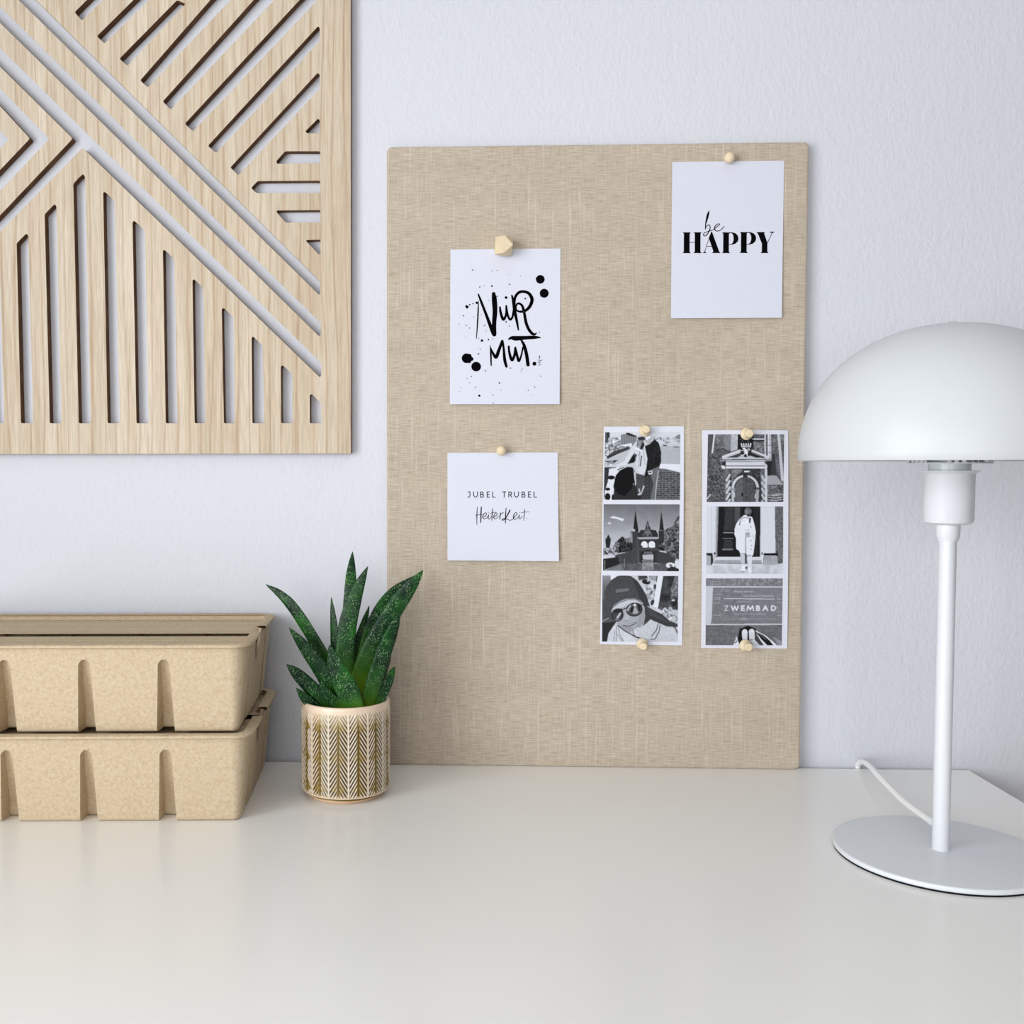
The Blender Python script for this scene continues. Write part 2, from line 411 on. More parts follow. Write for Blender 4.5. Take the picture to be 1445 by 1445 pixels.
# ----------------------------------------------------------------- pulp boxes
PITCH, CORNER, NP = 0.0645, 0.0535, 5
BL, BD, BHt = 2 * CORNER + (NP - 2) * PITCH + 0.002, 0.156, 0.0725   # bottom length, depth, height
FL = 0.0075                                                         # how far the sides spread to the rim
KAPPA = (-1.3, -1.12, -1.0, -0.88, -0.76, -0.4, 0.0, 0.4, 0.76, 0.88, 1.0, 1.12, 1.3)
GTOP = 0.0612
def groove_hw(z): return 0.0046 + 0.0028 * max(0.0, 1 - z / GTOP)
def box_perimeter():
    """(x, y, nx, ny, groove) around the bottom outline, right-front corner at x=0, y=0; groove = (axis, centre, kappa, gain)"""
    pts = []
    R = 0.006
    def arc(cx, cy, a0, n=8):
        for k in range(n + 1):
            a = a0 + (PI / 2) * k / n
            pts.append((cx + R * math.cos(a), cy + R * math.sin(a), math.cos(a), math.sin(a), None))
    gx = [-CORNER - 0.006 - PITCH * k for k in range(NP - 1)]
    gy = [BD * 0.2, BD * 0.8]
    def side(p0, p1, nrm, gl, axis, gain):
        p0, p1 = Vector(p0), Vector(p1)
        sg = 1 if p1[axis] > p0[axis] else -1
        L = (p1 - p0).length
        stops = sorted(((g - p0[axis]) * sg, g) for g in gl)
        def at(t): return p0.lerp(p1, t / L)
        t = 0.0
        ends = [(0.0, None)] + stops + [(L, None)]
        for (ta, ga), (tb, gb) in zip(ends, ends[1:]):
            if ga is not None:
                for kp in KAPPA:
                    q = at(ta); pts.append((q.x, q.y, nrm[0], nrm[1], (axis, ga, kp * sg, gain)))
            a = ta + (0.0105 if ga is not None else 0.0015); b = tb - (0.0105 if gb is not None else 0.0015)
            n = max(2, int((b - a) / 0.0018))
            for k in range(n + 1):
                q = at(a + (b - a) * k / n); pts.append((q.x, q.y, nrm[0], nrm[1], None))
    arc(-R, R, -PI / 2)
    side((0, R), (0, BD - R), (1, 0), gy, 1, 0.35)
    arc(-R, BD - R, 0)
    side((-R, BD), (-BL + R, BD), (0, 1), gx, 0, 1.0)
    arc(-BL + R, BD - R, PI / 2)
    side((-BL, BD - R), (-BL, R), (-1, 0), gy, 1, 0.35)
    arc(-BL + R, R, PI)
    side((-BL + R, 0), (-R, 0), (0, -1), gx, 0, 1.0)
    return pts
def groove_at(p, z):
    """position and depth of one outline sample at height z"""
    x, y, nx, ny, g = p
    if g is None: return x, y, 0.0
    axis, c, kp, gain = g
    hw = groove_hw(z)
    arch = z - (GTOP - hw)
    he = hw
    if arch > 0: he = math.sqrt(max(0.0, hw * hw - arch * arch))
    he = max(he, 0.0005) if z < GTOP else hw
    k = abs(kp)
    pos = c + (kp * he if k <= 1.0 else math.copysign(he + (k - 1.0) * 0.006, kp))
    d = 0.0
    if z < GTOP and k < 1.0:
        d = min(1.0, (1.0 - k) / 0.24); d = d * d * (3 - 2 * d)
        d *= (0.0055 + 0.0090 * min(1.0, (GTOP - z) / GTOP * 1.35)) * gain
        d *= min(1.0, he / hw * 2.2)
    return (pos, y, d) if axis == 0 else (x, pos, d)
def in_notch(p, z):
    # hand notch in the middle of each short side
    if abs(p[2]) < 0.9: return False
    yy = (p[1] - BD * 0.47 + 0.0035) / 0.0155; zz = (z - BHt) / 0.0265
    return yy * yy + zz * zz < 1.0
def box_body():
    bm = bmesh.new()
    P = box_perimeter(); n = len(P)
    zs = [0.0, 0.0008, 0.002, 0.004] + [0.004 + 0.0516 * k / 36 for k in range(1, 37)] + [0.0556 + 0.0058 * k / 16 for k in range(1, 17)] + [0.0614 + (BHt - 0.0614) * k / 10 for k in range(1, 11)]
    TH = 0.0022
    def ringpts(z, inset):
        out = []
        f = FL * z / BHt
        rnd = 0.003 - math.sqrt(max(0, 0.003 ** 2 - max(0.0, 0.003 - z) ** 2)) if z < 0.003 else 0.0
        for q in P:
            x, y, g = groove_at(q, z); nx, ny = q[2], q[3]
            o = f - rnd - g - inset
            out.append((x + nx * o, y + ny * o, z))
        return out
    outer = [[bm.verts.new(p) for p in ringpts(z, 0)] for z in zs]
    inner = [[bm.verts.new(p) for p in ringpts(z, TH)] for z in zs[4:]]
    # groove floors stand a little above the desk
    def wall(rings, flip, zlist):
        for a, (A, B) in enumerate(zip(rings, rings[1:])):
            zm = (zlist[a] + zlist[a + 1]) / 2
            for i in range(n):
                j = (i + 1) % n
                if in_notch(P[i], zm): continue
                f = (A[i], A[j], B[j], B[i])
                bm.faces.new(f[::-1] if flip else f)
    wall(outer, False, zs); wall(inner, True, zs[4:])
    # notch edges between outer and inner skins
    off = 4
    for a in range(off, len(zs) - 1):
        zm = (zs[a] + zs[a + 1]) / 2
        zb = (zs[a - 1] + zs[a]) / 2
        for i in range(n):
            j = (i + 1) % n
            if in_notch(P[i], zm):
                if not in_notch(P[i], zb): bm.faces.new((outer[a][i], outer[a][j], inner[a - off][j], inner[a - off][i]))
                for k in (i - 1, j):
                    if not in_notch(P[k % n], zm):
                        e = i if k == i - 1 else j
                        try: bm.faces.new((outer[a][e], inner[a - off][e], inner[a + 1 - off][e], outer[a + 1][e]))
                        except ValueError: pass
    # rim flange with a rolled lip
    top = outer[-1]; ti = inner[-1]
    def rim(o, z):
        f = FL
        return [bm.verts.new((x + nx * (f + o), y + ny * (f + o), z)) for (x, y, nx, ny, d) in P]
    r0 = rim(0.0018, BHt - 0.0016); r1 = rim(0.0040, BHt - 0.0006); r2 = rim(0.0042, BHt + 0.0012); r3 = rim(0.0030, BHt + 0.0020); r4 = rim(-0.0046, BHt + 0.0016)
    seq = [outer[-1], r0, r1, r2, r3, r4, ti]
    for A, B in zip(seq, seq[1:]):
        for i in range(n):
            j = (i + 1) % n
            if in_notch(P[i], BHt - 0.0005): continue
            try: bm.faces.new((A[i], A[j], B[j], B[i]))
            except ValueError: pass
    bm.faces.new([v for v in outer[0]][::-1])
    bm.faces.new(inner[0])
    return bm
def lid_half(y0, y1):
    bm = bmesh.new()
    x0, x1 = -BL - FL + 0.0030, FL - 0.0030
    add_box(bm, (x0, y0, BHt - 0.0043), (x1, y1, BHt - 0.0036), 0.0002)
    # soft embossed ledges that run along the flap
    for k in (0.3, 0.7):
        yy = y0 + (y1 - y0) * k
        add_box(bm, (x0 + 0.006, yy - 0.002, BHt - 0.0040), (x1 - 0.006, yy + 0.002, BHt - 0.0033), 0.0002)
    return bm
BOXROT = math.radians(3.3)
def make_box(loc):
    r = empty('storage_box', loc, (0, 0, BOXROT))
    o = obj('box_body', box_body(), M_PULP, r, smooth=True)
    o.data.set_sharp_from_angle(angle=math.radians(38))
    mid = BD * 0.47
    obj('lid_flap', lid_half(-FL + 0.0062, mid - 0.0095), M_PULP, r)
    obj('lid_flap', lid_half(mid + 0.0085, BD + FL - 0.0035), M_PULP, r)
    return r
def copy_tree(o, parent=None):
    c = o.copy(); COL.objects.link(c)
    if parent: c.parent = parent
    for ch in [k for k in o.children]: copy_tree(ch, c)
    return c
low = make_box((-0.1805, -0.1795, 0.0))
tag(low, 'lower brown pressed-pulp storage box standing on the desk, carrying another box', 'storage box', 'pressed pulp storage boxes stacked on the desk')
up = copy_tree(low)
up.location = (-0.1815, -0.1785, BHt + 0.0014)
tag(up, 'upper brown pressed-pulp storage box stacked on an identical box', 'storage box', 'pressed pulp storage boxes stacked on the desk')
# ----------------------------------------------------------------- potted succulent
plant = tag(empty('potted_plant', (-0.1015, -0.1015, 0)), 'dark green speckled succulent in a cream and brown leaf-patterned pot', 'potted plant')
PR, PH = 0.0397, 0.0852
def make_pot():
    nA, nZ = 672, 190
    z0, z1 = 0.0062, 0.0800
    verts = []; cols = []
    def ring(r, z, c):
        for i in range(nA):
            a = 2 * PI * i / nA
            verts.append((r * math.cos(a), r * math.sin(a), z)); cols.append(c)
    cream = np.array([226, 204, 180.]); white = np.array([214, 206, 190.]); olive = np.array([116, 92, 30.]); dark = np.array([48, 34, 12.])
    tan = np.array([214, 180, 146.]); glazefoot = np.array([130, 108, 50.])
    rings = 0
    for (r, z, c) in ((0.001, 0.0, tan), (0.0315, 0.0, tan), (0.0330, 0.0006, tan), (0.0335, 0.0020, tan), (0.0335, 0.0028, glazefoot), (0.0330, 0.0042, dark), (0.0345, 0.0048, olive), (0.0378, 0.0054, cream), (0.0389, 0.0060, cream)):
        ring(r, z, c); rings += 1
    ncol = 14
    def sm(x): x = min(1.0, max(0.0, x)); return x * x * (3 - 2 * x)
    for k in range(nZ + 1):
        z = z0 + (z1 - z0) * k / nZ
        for i in range(nA):
            a = 2 * PI * i / nA
            th = a + PI / 2                       # 0 at the front (-y)
            cidx = (th - 0.1744) / (2 * PI / ncol)
            ci = math.floor(cidx + 0.5); u = cidx - ci          # -0.5..0.5 in a column
            h1 = math.sin(ci * 12.9898) * 43758.5453; h1 -= math.floor(h1)
            zt = 0.0662 + 0.0016 * (h1 - 0.5)
            s = (zt - z) / 0.0268; s -= math.floor(s)
            if s < 0.1: w = 0.10 + 0.31 * s / 0.1
            elif s < 0.72: w = 0.41
            else: w = 0.41 - 0.27 * (s - 0.72) / 0.28
            au = abs(u)
            inside = sm((w - au) / 0.05 + 0.5)
            q = (z - 0.0287 * au) / 0.0047; q -= math.floor(q)
            barb = sm((0.5 - abs(q - 0.5) - 0.22) / 0.13)
            spine = sm((0.075 - au) / 0.05)
            val = max(barb * sm((au - 0.02) / 0.05), spine) * inside
            outer_barb = (1 - inside) * barb * sm((0.47 - au) / 0.05) * (0.35 + 0.45 * h1)
            valley = sm((au - 0.45) / 0.04)
            fade = sm((z - 0.064) / 0.014)       # the glaze thins out towards the rim
            base = olive * (1 - 0.45 * (1 - val)) + 0
            rec = dark * 0.6 + olive * 0.4
            low = rec * (inside) + olive * (1 - inside)
            light = cream * (1 - h1 * 0.7) + white * h1 * 0.7
            low = low * (1 - fade * 0.75) + light * fade * 0.75
            c = low * (1 - val) + light * val
            c = c * (1 - outer_barb) + light * outer_barb
            c = c * (1 - 0.35 * valley * (1 - fade)) + dark * 0.35 * valley * (1 - fade)
            edge = min(1.0, (z - z0) / 0.003, (z1 - z) / 0.003)
            r = PR - 0.0010 * (1 - max(val, outer_barb)) * edge + 0.0002 * edge * spine
            if edge < 1: c = c * edge + cream * (1 - edge)
            if k < 8: r -= 0.0009 * (1 - k / 8) ** 2
            verts.append((r * math.cos(a), r * math.sin(a), z)); cols.append(c)
        rings += 1
    for (r, z, c) in ((PR - 0.0001, 0.0825, cream), (PR, 0.0840, cream), (PR - 0.0009, 0.0851, cream), (PR - 0.0022, 0.0853, cream), (PR - 0.0034, 0.0846, cream), (PR - 0.0037, 0.083, olive), (PR - 0.0040, 0.070, dark)):
        ring(r, z, c); rings += 1
    faces = [(k * nA + i, k * nA + (i + 1) % nA, (k + 1) * nA + (i + 1) % nA, (k + 1) * nA + i) for k in range(rings - 1) for i in range(nA)]
    faces.append(tuple(range(nA))[::-1])
    o = pydata('pot', verts, faces, M_GLAZE, plant, smooth=True)
    at = o.data.color_attributes.new('glaze', 'FLOAT_COLOR', 'POINT')
    C = np.array(cols) / 255.0
    C = np.where(C <= 0.04045, C / 12.92, ((C + 0.055) / 1.055) ** 2.4)
    at.data.foreach_set('color', np.hstack([C, np.ones((len(C), 1))]).astype(np.float32).ravel())
    return o
make_pot()
bm = bmesh.new(); lathe(bm, [(0, 0.0752), (0.012, 0.0758), (0.025, 0.0748), (0.0358, 0.0742), (0.0358, 0.0700), (0, 0.0700)], 48)
obj('soil', bm, M_SOIL, plant, smooth=True)
def leaf(pts, width, roll):
    ox, oy = plant.location.x, plant.location.y
    P = [Vector((x * 1e-4 - ox, y * 1e-4 - oy, z * 1e-4)) for x, y, z in pts]
    n = 30; C = catmull(P, n); m = 14
    verts = []; ts = []
    W = width * 1e-4
    for i, p in enumerate(C):
        t = i / n
        tan = (C[min(i + 1, n)] - C[max(i - 1, 0)]).normalized()
        nrm = Vector((math.sin(roll), -math.cos(roll), 0.35))
        nrm = (nrm - tan * nrm.dot(tan)).normalized()
        side = tan.cross(nrm).normalized()
        w = np.interp(t, [0, 0.12, 0.3, 0.5, 0.68, 0.82, 0.92, 0.97, 1.0], [0.86, 0.97, 1.0, 0.96, 0.82, 0.58, 0.31, 0.14, 0.01]) * W / 2
        th = w * np.interp(t, [0, 0.5, 1], [0.62, 0.42, 0.5])
        for k in range(m):
            a = 2 * PI * k / m
            ca, sa = math.cos(a), math.sin(a)
            # keel on the back, shallow channel on the front
            d = (sa * 0.55 - 0.22 * math.cos(2 * a) - 0.1) if sa > 0 else sa * 1.15
            if sa > 0: d = sa * 0.5 - 0.25 * (1 - abs(ca)) * 1.0 * (1 - t)
            verts.append(p + side * (ca * w) + nrm * (d * th)); ts.append(t)
    faces = [(i * m + k, i * m + (k + 1) % m, (i + 1) * m + (k + 1) % m, (i + 1) * m + k) for i in range(n) for k in range(m)]
    faces += [tuple(range(m))[::-1], tuple(range(n * m, n * m + m))]
    o = pydata('leaf', verts, faces, M_LEAF, plant, smooth=True)
    at = o.data.color_attributes.new('along', 'FLOAT_COLOR', 'POINT')
    T = np.array(ts, dtype=np.float32)
    at.data.foreach_set('color', np.stack([T, T, T, np.ones_like(T)], 1).ravel())
for k, (pts, w) in enumerate(LEAVES):
    leaf(pts, w, [-0.5, -0.4, -0.3, -0.4, -0.3, 0.1, 0.15, 0.3, 0.5, 0.45, 0.5, 0.5, -0.2, 0.6, -0.4][k])

# ----------------------------------------------------------------- lamp
LX, LY = 0.3622, -0.2331
lamp = tag(empty('table_lamp', (LX, LY, 0)), 'white metal table lamp with a mushroom dome shade on a slim post', 'lamp')
bm = bmesh.new(); lathe(bm, [(0, 0.0), (0.0744, 0.0), (0.0748, 0.0004), (0.0748, 0.0014), (0, 0.0014)], 128)
obj('felt_pad', bm, M_PAD, lamp)['label'] = 'black pad under the lamp foot'
bm = bmesh.new(); lathe(bm, [(0, 0.0014), (0.0748, 0.0014), (0.0754, 0.0020), (0.0754, 0.0042), (0.0748, 0.0050), (0.0735, 0.0052), (0, 0.0052)], 128)
o = obj('base_plate', bm, M_BASEPAINT, lamp, smooth=True); o.data.set_sharp_from_angle(angle=math.radians(50))
bm = bmesh.new(); lathe(bm, [(0, 0.0050), (0.0061, 0.0050), (0.0061, 0.2400), (0, 0.2400)], 40)
o = obj('post', bm, M_METAL, lamp, smooth=True); o.data.set_sharp_from_angle(angle=math.radians(50))
bm = bmesh.new(); lathe(bm, [(0, 0.2375), (0.0068, 0.2375), (0.0080, 0.2410), (0.0084, 0.2495), (0.0140, 0.2502), (0.0163, 0.2513), (0.0172, 0.2535), (0.0173, 0.2865), (0.0180, 0.2880), (0.0205, 0.2892), (0.0205, 0.2897), (0.0150, 0.2899), (0, 0.2899)], 64)
o = obj('lamp_socket', bm, M_METAL, lamp, smooth=True); o.data.set_sharp_from_angle(angle=math.radians(40))
bm = bmesh.new(); lathe(bm, [(0, 0.2895), (0.0144, 0.2895), (0.0144, 0.2945), (0.0152, 0.2948), (0.0152, 0.3060), (0, 0.3060)], 64)
o = obj('collar', bm, M_GLASSY, lamp, smooth=True); o.data.set_sharp_from_angle(angle=math.radians(40))
# slotted holder ring under the shade
bm = bmesh.new()
for k in range(3):
    a = k * 2 * PI / 3 + 0.5
    R2 = Matrix.Rotation(a, 4, 'Z')
    tmp = bmesh.new(); add_box(tmp, (0.012, -0.004, 0.2985), (0.1035, 0.004, 0.3000), 0.0004)
    bmesh.ops.transform(tmp, matrix=R2, verts=tmp.verts)
    me_t = bpy.data.meshes.new('t'); tmp.to_mesh(me_t); tmp.free(); bm.from_mesh(me_t); bpy.data.meshes.remove(me_t)
for k in range(6):
    a = k * PI / 3 + 0.25
    for da in np.linspace(-0.18, 0.18, 3):
        add_box(bm, (0.0270 * math.cos(a + da) - 0.0012, 0.0270 * math.sin(a + da) - 0.0012, 0.2950), (0.0270 * math.cos(a + da) + 0.0012, 0.0270 * math.sin(a + da) + 0.0012, 0.2992), 0.0002)
lathe(bm, [(0.0150, 0.2948), (0.0285, 0.2948), (0.0285, 0.2956), (0.0150, 0.2956)], 64, close=True)
obj('shade_holder', bm, M_METAL, lamp)
SR, SZ0, SH = 0.1055, 0.2973, 0.1002
prof = []
for k in range(41):
    a = PI / 2 * k / 40
    prof.append((SR * math.cos(a) ** 0.94 if k < 40 else 0.0, SZ0 + 0.006 * min(1, k / 3) + (SH - 0.006) * math.sin(a)))
prof_o = [(SR - 0.0006, SZ0 - 0.0004), (SR, SZ0 + 0.0004)] + [p for p in prof[1:] if p[0] > 0.004] + [(0.004, SZ0 + SH + 0.0006), (0.0025, SZ0 + SH + 0.0016), (0, SZ0 + SH + 0.0018)]
prof_i = [(max(0.0, r - 0.0014), z - (0.0012 if i > 4 else 0.0)) for i, (r, z) in enumerate(prof)]
bm = bmesh.new(); lathe(bm, prof_i[::-1][0:1] and [(0, prof_i[-1][1])] + prof_i[::-1][1:] + prof_o, 160)
o = obj('lamp_shade', bm, M_SHADE, lamp, smooth=True); o.data.set_sharp_from_angle(angle=math.radians(60))
# cord: out of the foot, up in an arc and over the back edge of the desk
pts = [(-0.001, 0.0125, 0.0205), (-0.006, 0.030, 0.0190), (-0.006, 0.065, 0.0150), (-0.002, 0.105, 0.0140), (0.006, 0.150, 0.0165), (0.016, 0.190, 0.0165), (0.021, 0.214, 0.0115), (0.0215, 0.2275, -0.004), (0.0210, 0.2282, -0.05), (0.020, 0.2282, -0.2)]
pts = CORD
bm = bmesh.new(); tube(bm, catmull(pts, 90), 0.0026, 14)
obj('cord', bm, M_CORD, lamp, smooth=True)
bm = bmesh.new(); tube(bm, [Vector((-0.001, 0.004, 0.0226)), Vector(pts[0]) + Vector((0.0002, 0.0015, 0))], 0.0034, 16)
obj('cord_grip', bm, M_BASEPAINT, lamp, smooth=False)

# ----------------------------------------------------------------- cards: flat ink shapes on paper
def strokes_mesh(items, aff, dy):
    """items: list of polylines [(x, y, width)...], discs ('o', x, y, r) or polygons ('p', pts); aff maps art units to mm on the card"""
    a, b, c, d, e, f = aff
    def L(x, y): return ((a * x + b * y + c) * 1e-3, (d * x + e * y + f) * 1e-3)
    verts, faces = [], []
    dep = [dy]
    def poly(pts):
        i0 = len(verts)
        for p in pts: x, z = L(*p); verts.append((x, dep[0], z))
        faces.append(tuple(range(i0, i0 + len(pts))))
    for it in items:
        dep[0] -= 0.0000012
        if it[0] == 'o':
            _, x, y, r = it
            n = 22 if r > 12 else 10
            poly([(x + r * math.cos(-2 * PI * k / n), y + r * math.sin(-2 * PI * k / n)) for k in range(n)])
        elif it[0] == 'p': poly(it[1])
        else:
            P = catmull([(x, y, w) for x, y, w in it], max(6, 7 * (len(it) - 1)))
            for p, q in zip(P, P[1:]):
                t = Vector((q.x - p.x, q.y - p.y))
                if t.length < 1e-6: continue
                nn = Vector((-t.y, t.x)).normalized()
                wp, wq = max(p.z, 1) / 2, max(q.z, 1) / 2
                poly([(p.x + nn.x * wp, p.y + nn.y * wp), (q.x + nn.x * wq, q.y + nn.y * wq), (q.x - nn.x * wq, q.y - nn.y * wq), (p.x - nn.x * wp, p.y - nn.y * wp)])
            for p in P:
                r = max(p.z, 1) / 2
                poly([(p.x + r * math.cos(2 * PI * k / 12), p.y + r * math.sin(2 * PI * k / 12)) for k in range(12)])
    return verts, faces
def hang(z, h, lift0, lift1):
    """how far the paper stands off the board: pinned at the top, loose at the bottom"""
    t = min(1.0, max(0.0, 0.5 - z / h))
    return lift0 + (lift1 - lift0) * t * t
def paper(name, w, h, corners, mat, parent, lift):
    nx, nz = 6, 24
    verts, faces = [], []
    tl, tr, br, bl = [Vector(c) for c in corners]
    for side in (0, 1):
        for k in range(nz + 1):
            for i in range(nx + 1):
                t, s = k / nz, i / nx
                p = (tl * (1 - s) + tr * s) * (1 - t) + (bl * (1 - s) + br * s) * t
                verts.append((p.x * 1e-3, -lift(p.y * 1e-3) + 0.0003 * side, p.y * 1e-3))
    M = (nx + 1) * (nz + 1)
    for side in (0, 1):
        for k in range(nz):
            for i in range(nx):
                q = [side * M + k * (nx + 1) + i, side * M + k * (nx + 1) + i + 1, side * M + (k + 1) * (nx + 1) + i + 1, side * M + (k + 1) * (nx + 1) + i]
                faces.append(q[::-1] if side == 0 else q)
    loop = [i for i in range(nx + 1)] + [k * (nx + 1) + nx for k in range(1, nz + 1)] + [nz * (nx + 1) + i for i in range(nx - 1, -1, -1)] + [k * (nx + 1) for k in range(nz - 1, 0, -1)]
    for a, b in zip(loop, loop[1:] + loop[:1]): faces.append((a, b, M + b, M + a))
    return pydata(name, verts, faces, mat, parent)
def place_card(name, center, label, cat, rotz=0.0, group=None):
    o = empty(name, (center[0], board_y(center[2]), center[2]), (tilt, 0, 0))
    return tag(o, label, cat, group)
def bold(items, k): return [it if isinstance(it[0], str) else [(x, y, w * k) for x, y, w in it] for it in items]
def ink(name, items, aff, mat, parent, lift):
    v, f = strokes_mesh(items, aff, 0.0)
    v = [(x, -lift(z) - 0.00012 + y, z) for x, y, z in v]
    return pydata(name, v, f, mat, parent)

# card with brush lettering
lift = lambda z: hang(z, 0.1485, 0.0006, 0.0030)
c = place_card('art_card', (0.0432, 0, 0.4266), 'white card with black brush lettering NUR MUT and ink splashes', 'card', 0, 'printed cards on the pinboard')
paper('card_paper', 0, 0, [(-52.55, 74.14), (52.89, 74.32), (52.52, -74.32), (-52.85, -74.14)], M_PAPER, c, lift)
A1 = [0.06098, -8e-05, -32.28799, -0.00066, -0.06079, 41.62687]
A2 = [0.12652, -0.0001, -62.87884, -0.00144, -0.12615, 95.78034]
word1 = [[(108, 170, 18), (150, 275, 30), (230, 480, 36), (330, 740, 50), (360, 800, 52)], [(350, 160, 46), (362, 260, 66), (372, 430, 62), (360, 620, 56), (362, 800, 56)], [(110, 270, 8), (108, 420, 18), (98, 620, 18), (82, 862, 10)],
    [(450, 372, 24), (460, 450, 32), (490, 545, 36), (512, 560, 36), (545, 490, 28), (550, 352, 24)], [(548, 352, 22), (575, 500, 28), (612, 565, 30), (648, 520, 26), (664, 420, 26)],
    [(636, 185, 20), (662, 290, 38), (682, 430, 42), (718, 600, 32), (742, 728, 18)],
    [(676, 320, 30), (688, 215, 34), (745, 140, 36), (820, 124, 36), (900, 152, 40), (948, 225, 44), (946, 295, 44), (905, 375, 40), (840, 428, 34), (770, 440, 28), (714, 420, 22), (700, 370, 22), (716, 322, 24), (752, 312, 28), (800, 350, 32), (830, 450, 36), (858, 600, 38), (900, 710, 38), (955, 780, 38), (998, 795, 28), (1028, 772, 8)],
    ('o', 545, 220, 22), ('o', 847, 235, 13)]
word2 = [[(300, 975, 10), (310, 1100, 24), (316, 1288, 18)], [(306, 1010, 14), (345, 1100, 32), (392, 1158, 46), (432, 1060, 44), (488, 905, 36)], [(490, 905, 36), (510, 1010, 30), (528, 1200, 42), (556, 1305, 34)],
    [(590, 988, 28), (600, 1080, 34), (628, 1180, 40), (652, 1198, 38), (682, 1120, 34), (694, 1008, 28)], [(694, 1008, 28), (720, 1120, 36), (750, 1218, 32), (790, 1120, 24), (815, 1000, 22)],
    [(588, 874, 20), (640, 852, 46), (700, 860, 66), (850, 850, 52), (1000, 842, 44), (1088, 845, 12)], [(785, 885, 26), (832, 970, 42), (870, 1110, 46), (895, 1276, 48)], ('o', 995, 1258, 31)]
ink('lettering', bold(word1, 1.22), A1, M_INK, c, lift); ink('lettering', bold(word2, 1.15), A1, M_INK, c, lift)
blots = [('o', 763, 393, 33), ('o', 745, 412, 8), ('o', 733, 385, 6), ('o', 793, 498, 34), ('o', 770, 520, 6), ('o', 207, 995, 37), ('o', 245, 1000, 15), ('o', 228, 980, 18), ('o', 228, 1018, 14), ('o', 280, 1058, 37)]
dots = [(305, 453, 5), (397, 446, 7), (531, 433, 5), (210, 605, 12), (204, 600, 9), (230, 587, 6), (254, 580, 5), (283, 573, 10), (183, 672, 5), (437, 523, 5), (205, 745, 4), (323, 860, 10), (373, 852, 6), (297, 962, 6), (506, 716, 6), (540, 1067, 5), (457, 1181, 6), (305, 1279, 9), (410, 1336, 4), (768, 1127, 4)]
for grp in (blots[:3], blots[3:5], blots[5:9], blots[9:]): ink('ink_blot', grp, A2, M_INK, c, lift)
ink('ink_dots', [('o',) + d for d in dots], A2, M_INK, c, lift)['kind'] = 'stuff'
grey = [(340, 443, 4), (250, 325, 6), (397, 330, 4), (435, 327, 4), (260, 680, 4), (318, 663, 4), (375, 555, 4), (152, 735, 4), (229, 765, 5), (345, 742, 5), (338, 748, 4), (355, 785, 4), (300, 843, 4), (407, 846, 4), (310, 925, 5), (530, 747, 5), (760, 792, 5), (630, 1075, 5), (620, 1092, 4), (243, 1134, 5), (210, 1152, 4), (275, 1215, 5), (230, 1180, 4), (408, 1273, 5), (676, 1234, 5), (725, 1210, 5), (710, 1270, 3), (468, 1235, 4), (155, 1248, 3), (350, 1090, 6), (526, 360, 3), (612, 367, 4), (195, 835, 3), (170, 1220, 3), (640, 640, 3)]
ink('ink_speckles', [('o',) + d for d in grey], A2, M_INK_GREY, c, lift)['kind'] = 'stuff'
sig = [[(1072, 1140, 9), (1068, 1170, 9), (1080, 1180, 6)], [(1045, 1215, 6), (1085, 1210, 8), (1110, 1200, 12)], [(1070, 1190, 7), (1074, 1250, 9)], [(1050, 1240, 6), (1090, 1236, 6)], [(1050, 1282, 7), (1072, 1276, 9), (1100, 1268, 6)], [(1076, 1130, 12), (1080, 1160, 8)]]
ink('signature', sig, A1, M_INK_GREY, c, lift)

# card with serif lettering
lift = lambda z: hang(z, 0.148, 0.0006, 0.0026)
c = place_card('art_card', (0.2533, 0, 0.5076), 'white card printed be HAPPY in the top right corner of the pinboard', 'card', 0, 'printed cards on the pinboard')
paper('card_paper', 0, 0, [(-52.14, 73.93), (52.66, 73.97), (51.87, -73.97), (-52.38, -73.93)], M_PAPER, c, lift)
A = [0.06677, 0.00017, -47.51479, -0.00115, -0.06694, 33.0378]
def stem(x0, x1, yt, yb, k=14):
    return ('p', [(x0 - k, yt), (x0 - k, yt + 7), (x0, yt + 20), (x0, yb - 20), (x0 - k, yb - 7), (x0 - k, yb), (x1 + k, yb), (x1 + k, yb - 7), (x1, yb - 20), (x1, yt + 20), (x1 + k, yt + 7), (x1 + k, yt)])
def bowl(dx, dy):
    o = [(735, 372), (780, 374), (830, 388), (860, 420), (870, 460), (860, 502), (825, 535), (780, 549), (735, 552)]
    i = [(735, 543), (768, 539), (788, 522), (798, 490), (801, 460), (797, 425), (785, 397), (765, 384), (735, 382)]
    return [('p', [(x + dx, y + dy) for x, y in (o[k], o[k + 1], i[-k - 2], i[-k - 1])]) for k in range(8)]
caps = [stem(100, 182, 380, 674), stem(255, 335, 378, 672), ('p', [(180, 518), (258, 517), (258, 525), (180, 526)]),
    [(478, 400, 7), (430, 540, 7), (394, 655, 7)], ('p', [(368, 670), (390, 648), (402, 648), (420, 669)]),
    ('p', [(488, 366), (496, 366), (600, 650), (614, 662), (614, 668), (500, 669), (500, 662), (518, 650), (452, 456)]), [(428, 575, 8), (508, 573, 8)],
    stem(655, 735, 376, 668), stem(905, 985, 370, 664),
    ('p', [(1122, 368), (1240, 366), (1240, 373), (1228, 380), (1276, 520), (1276, 645), (1290, 656), (1290, 662), (1184, 663), (1184, 656), (1198, 645), (1198, 530), (1140, 384), (1122, 376)]),
    [(1272, 522, 9), (1310, 445, 8), (1342, 374, 8)], ('p', [(1308, 362), (1372, 360), (1372, 366), (1346, 380), (1334, 380), (1308, 370)])]
ink('lettering', caps[:10] + bowl(0, 0) + bowl(248, -5) + caps[10:], A, M_INK, c, lift)
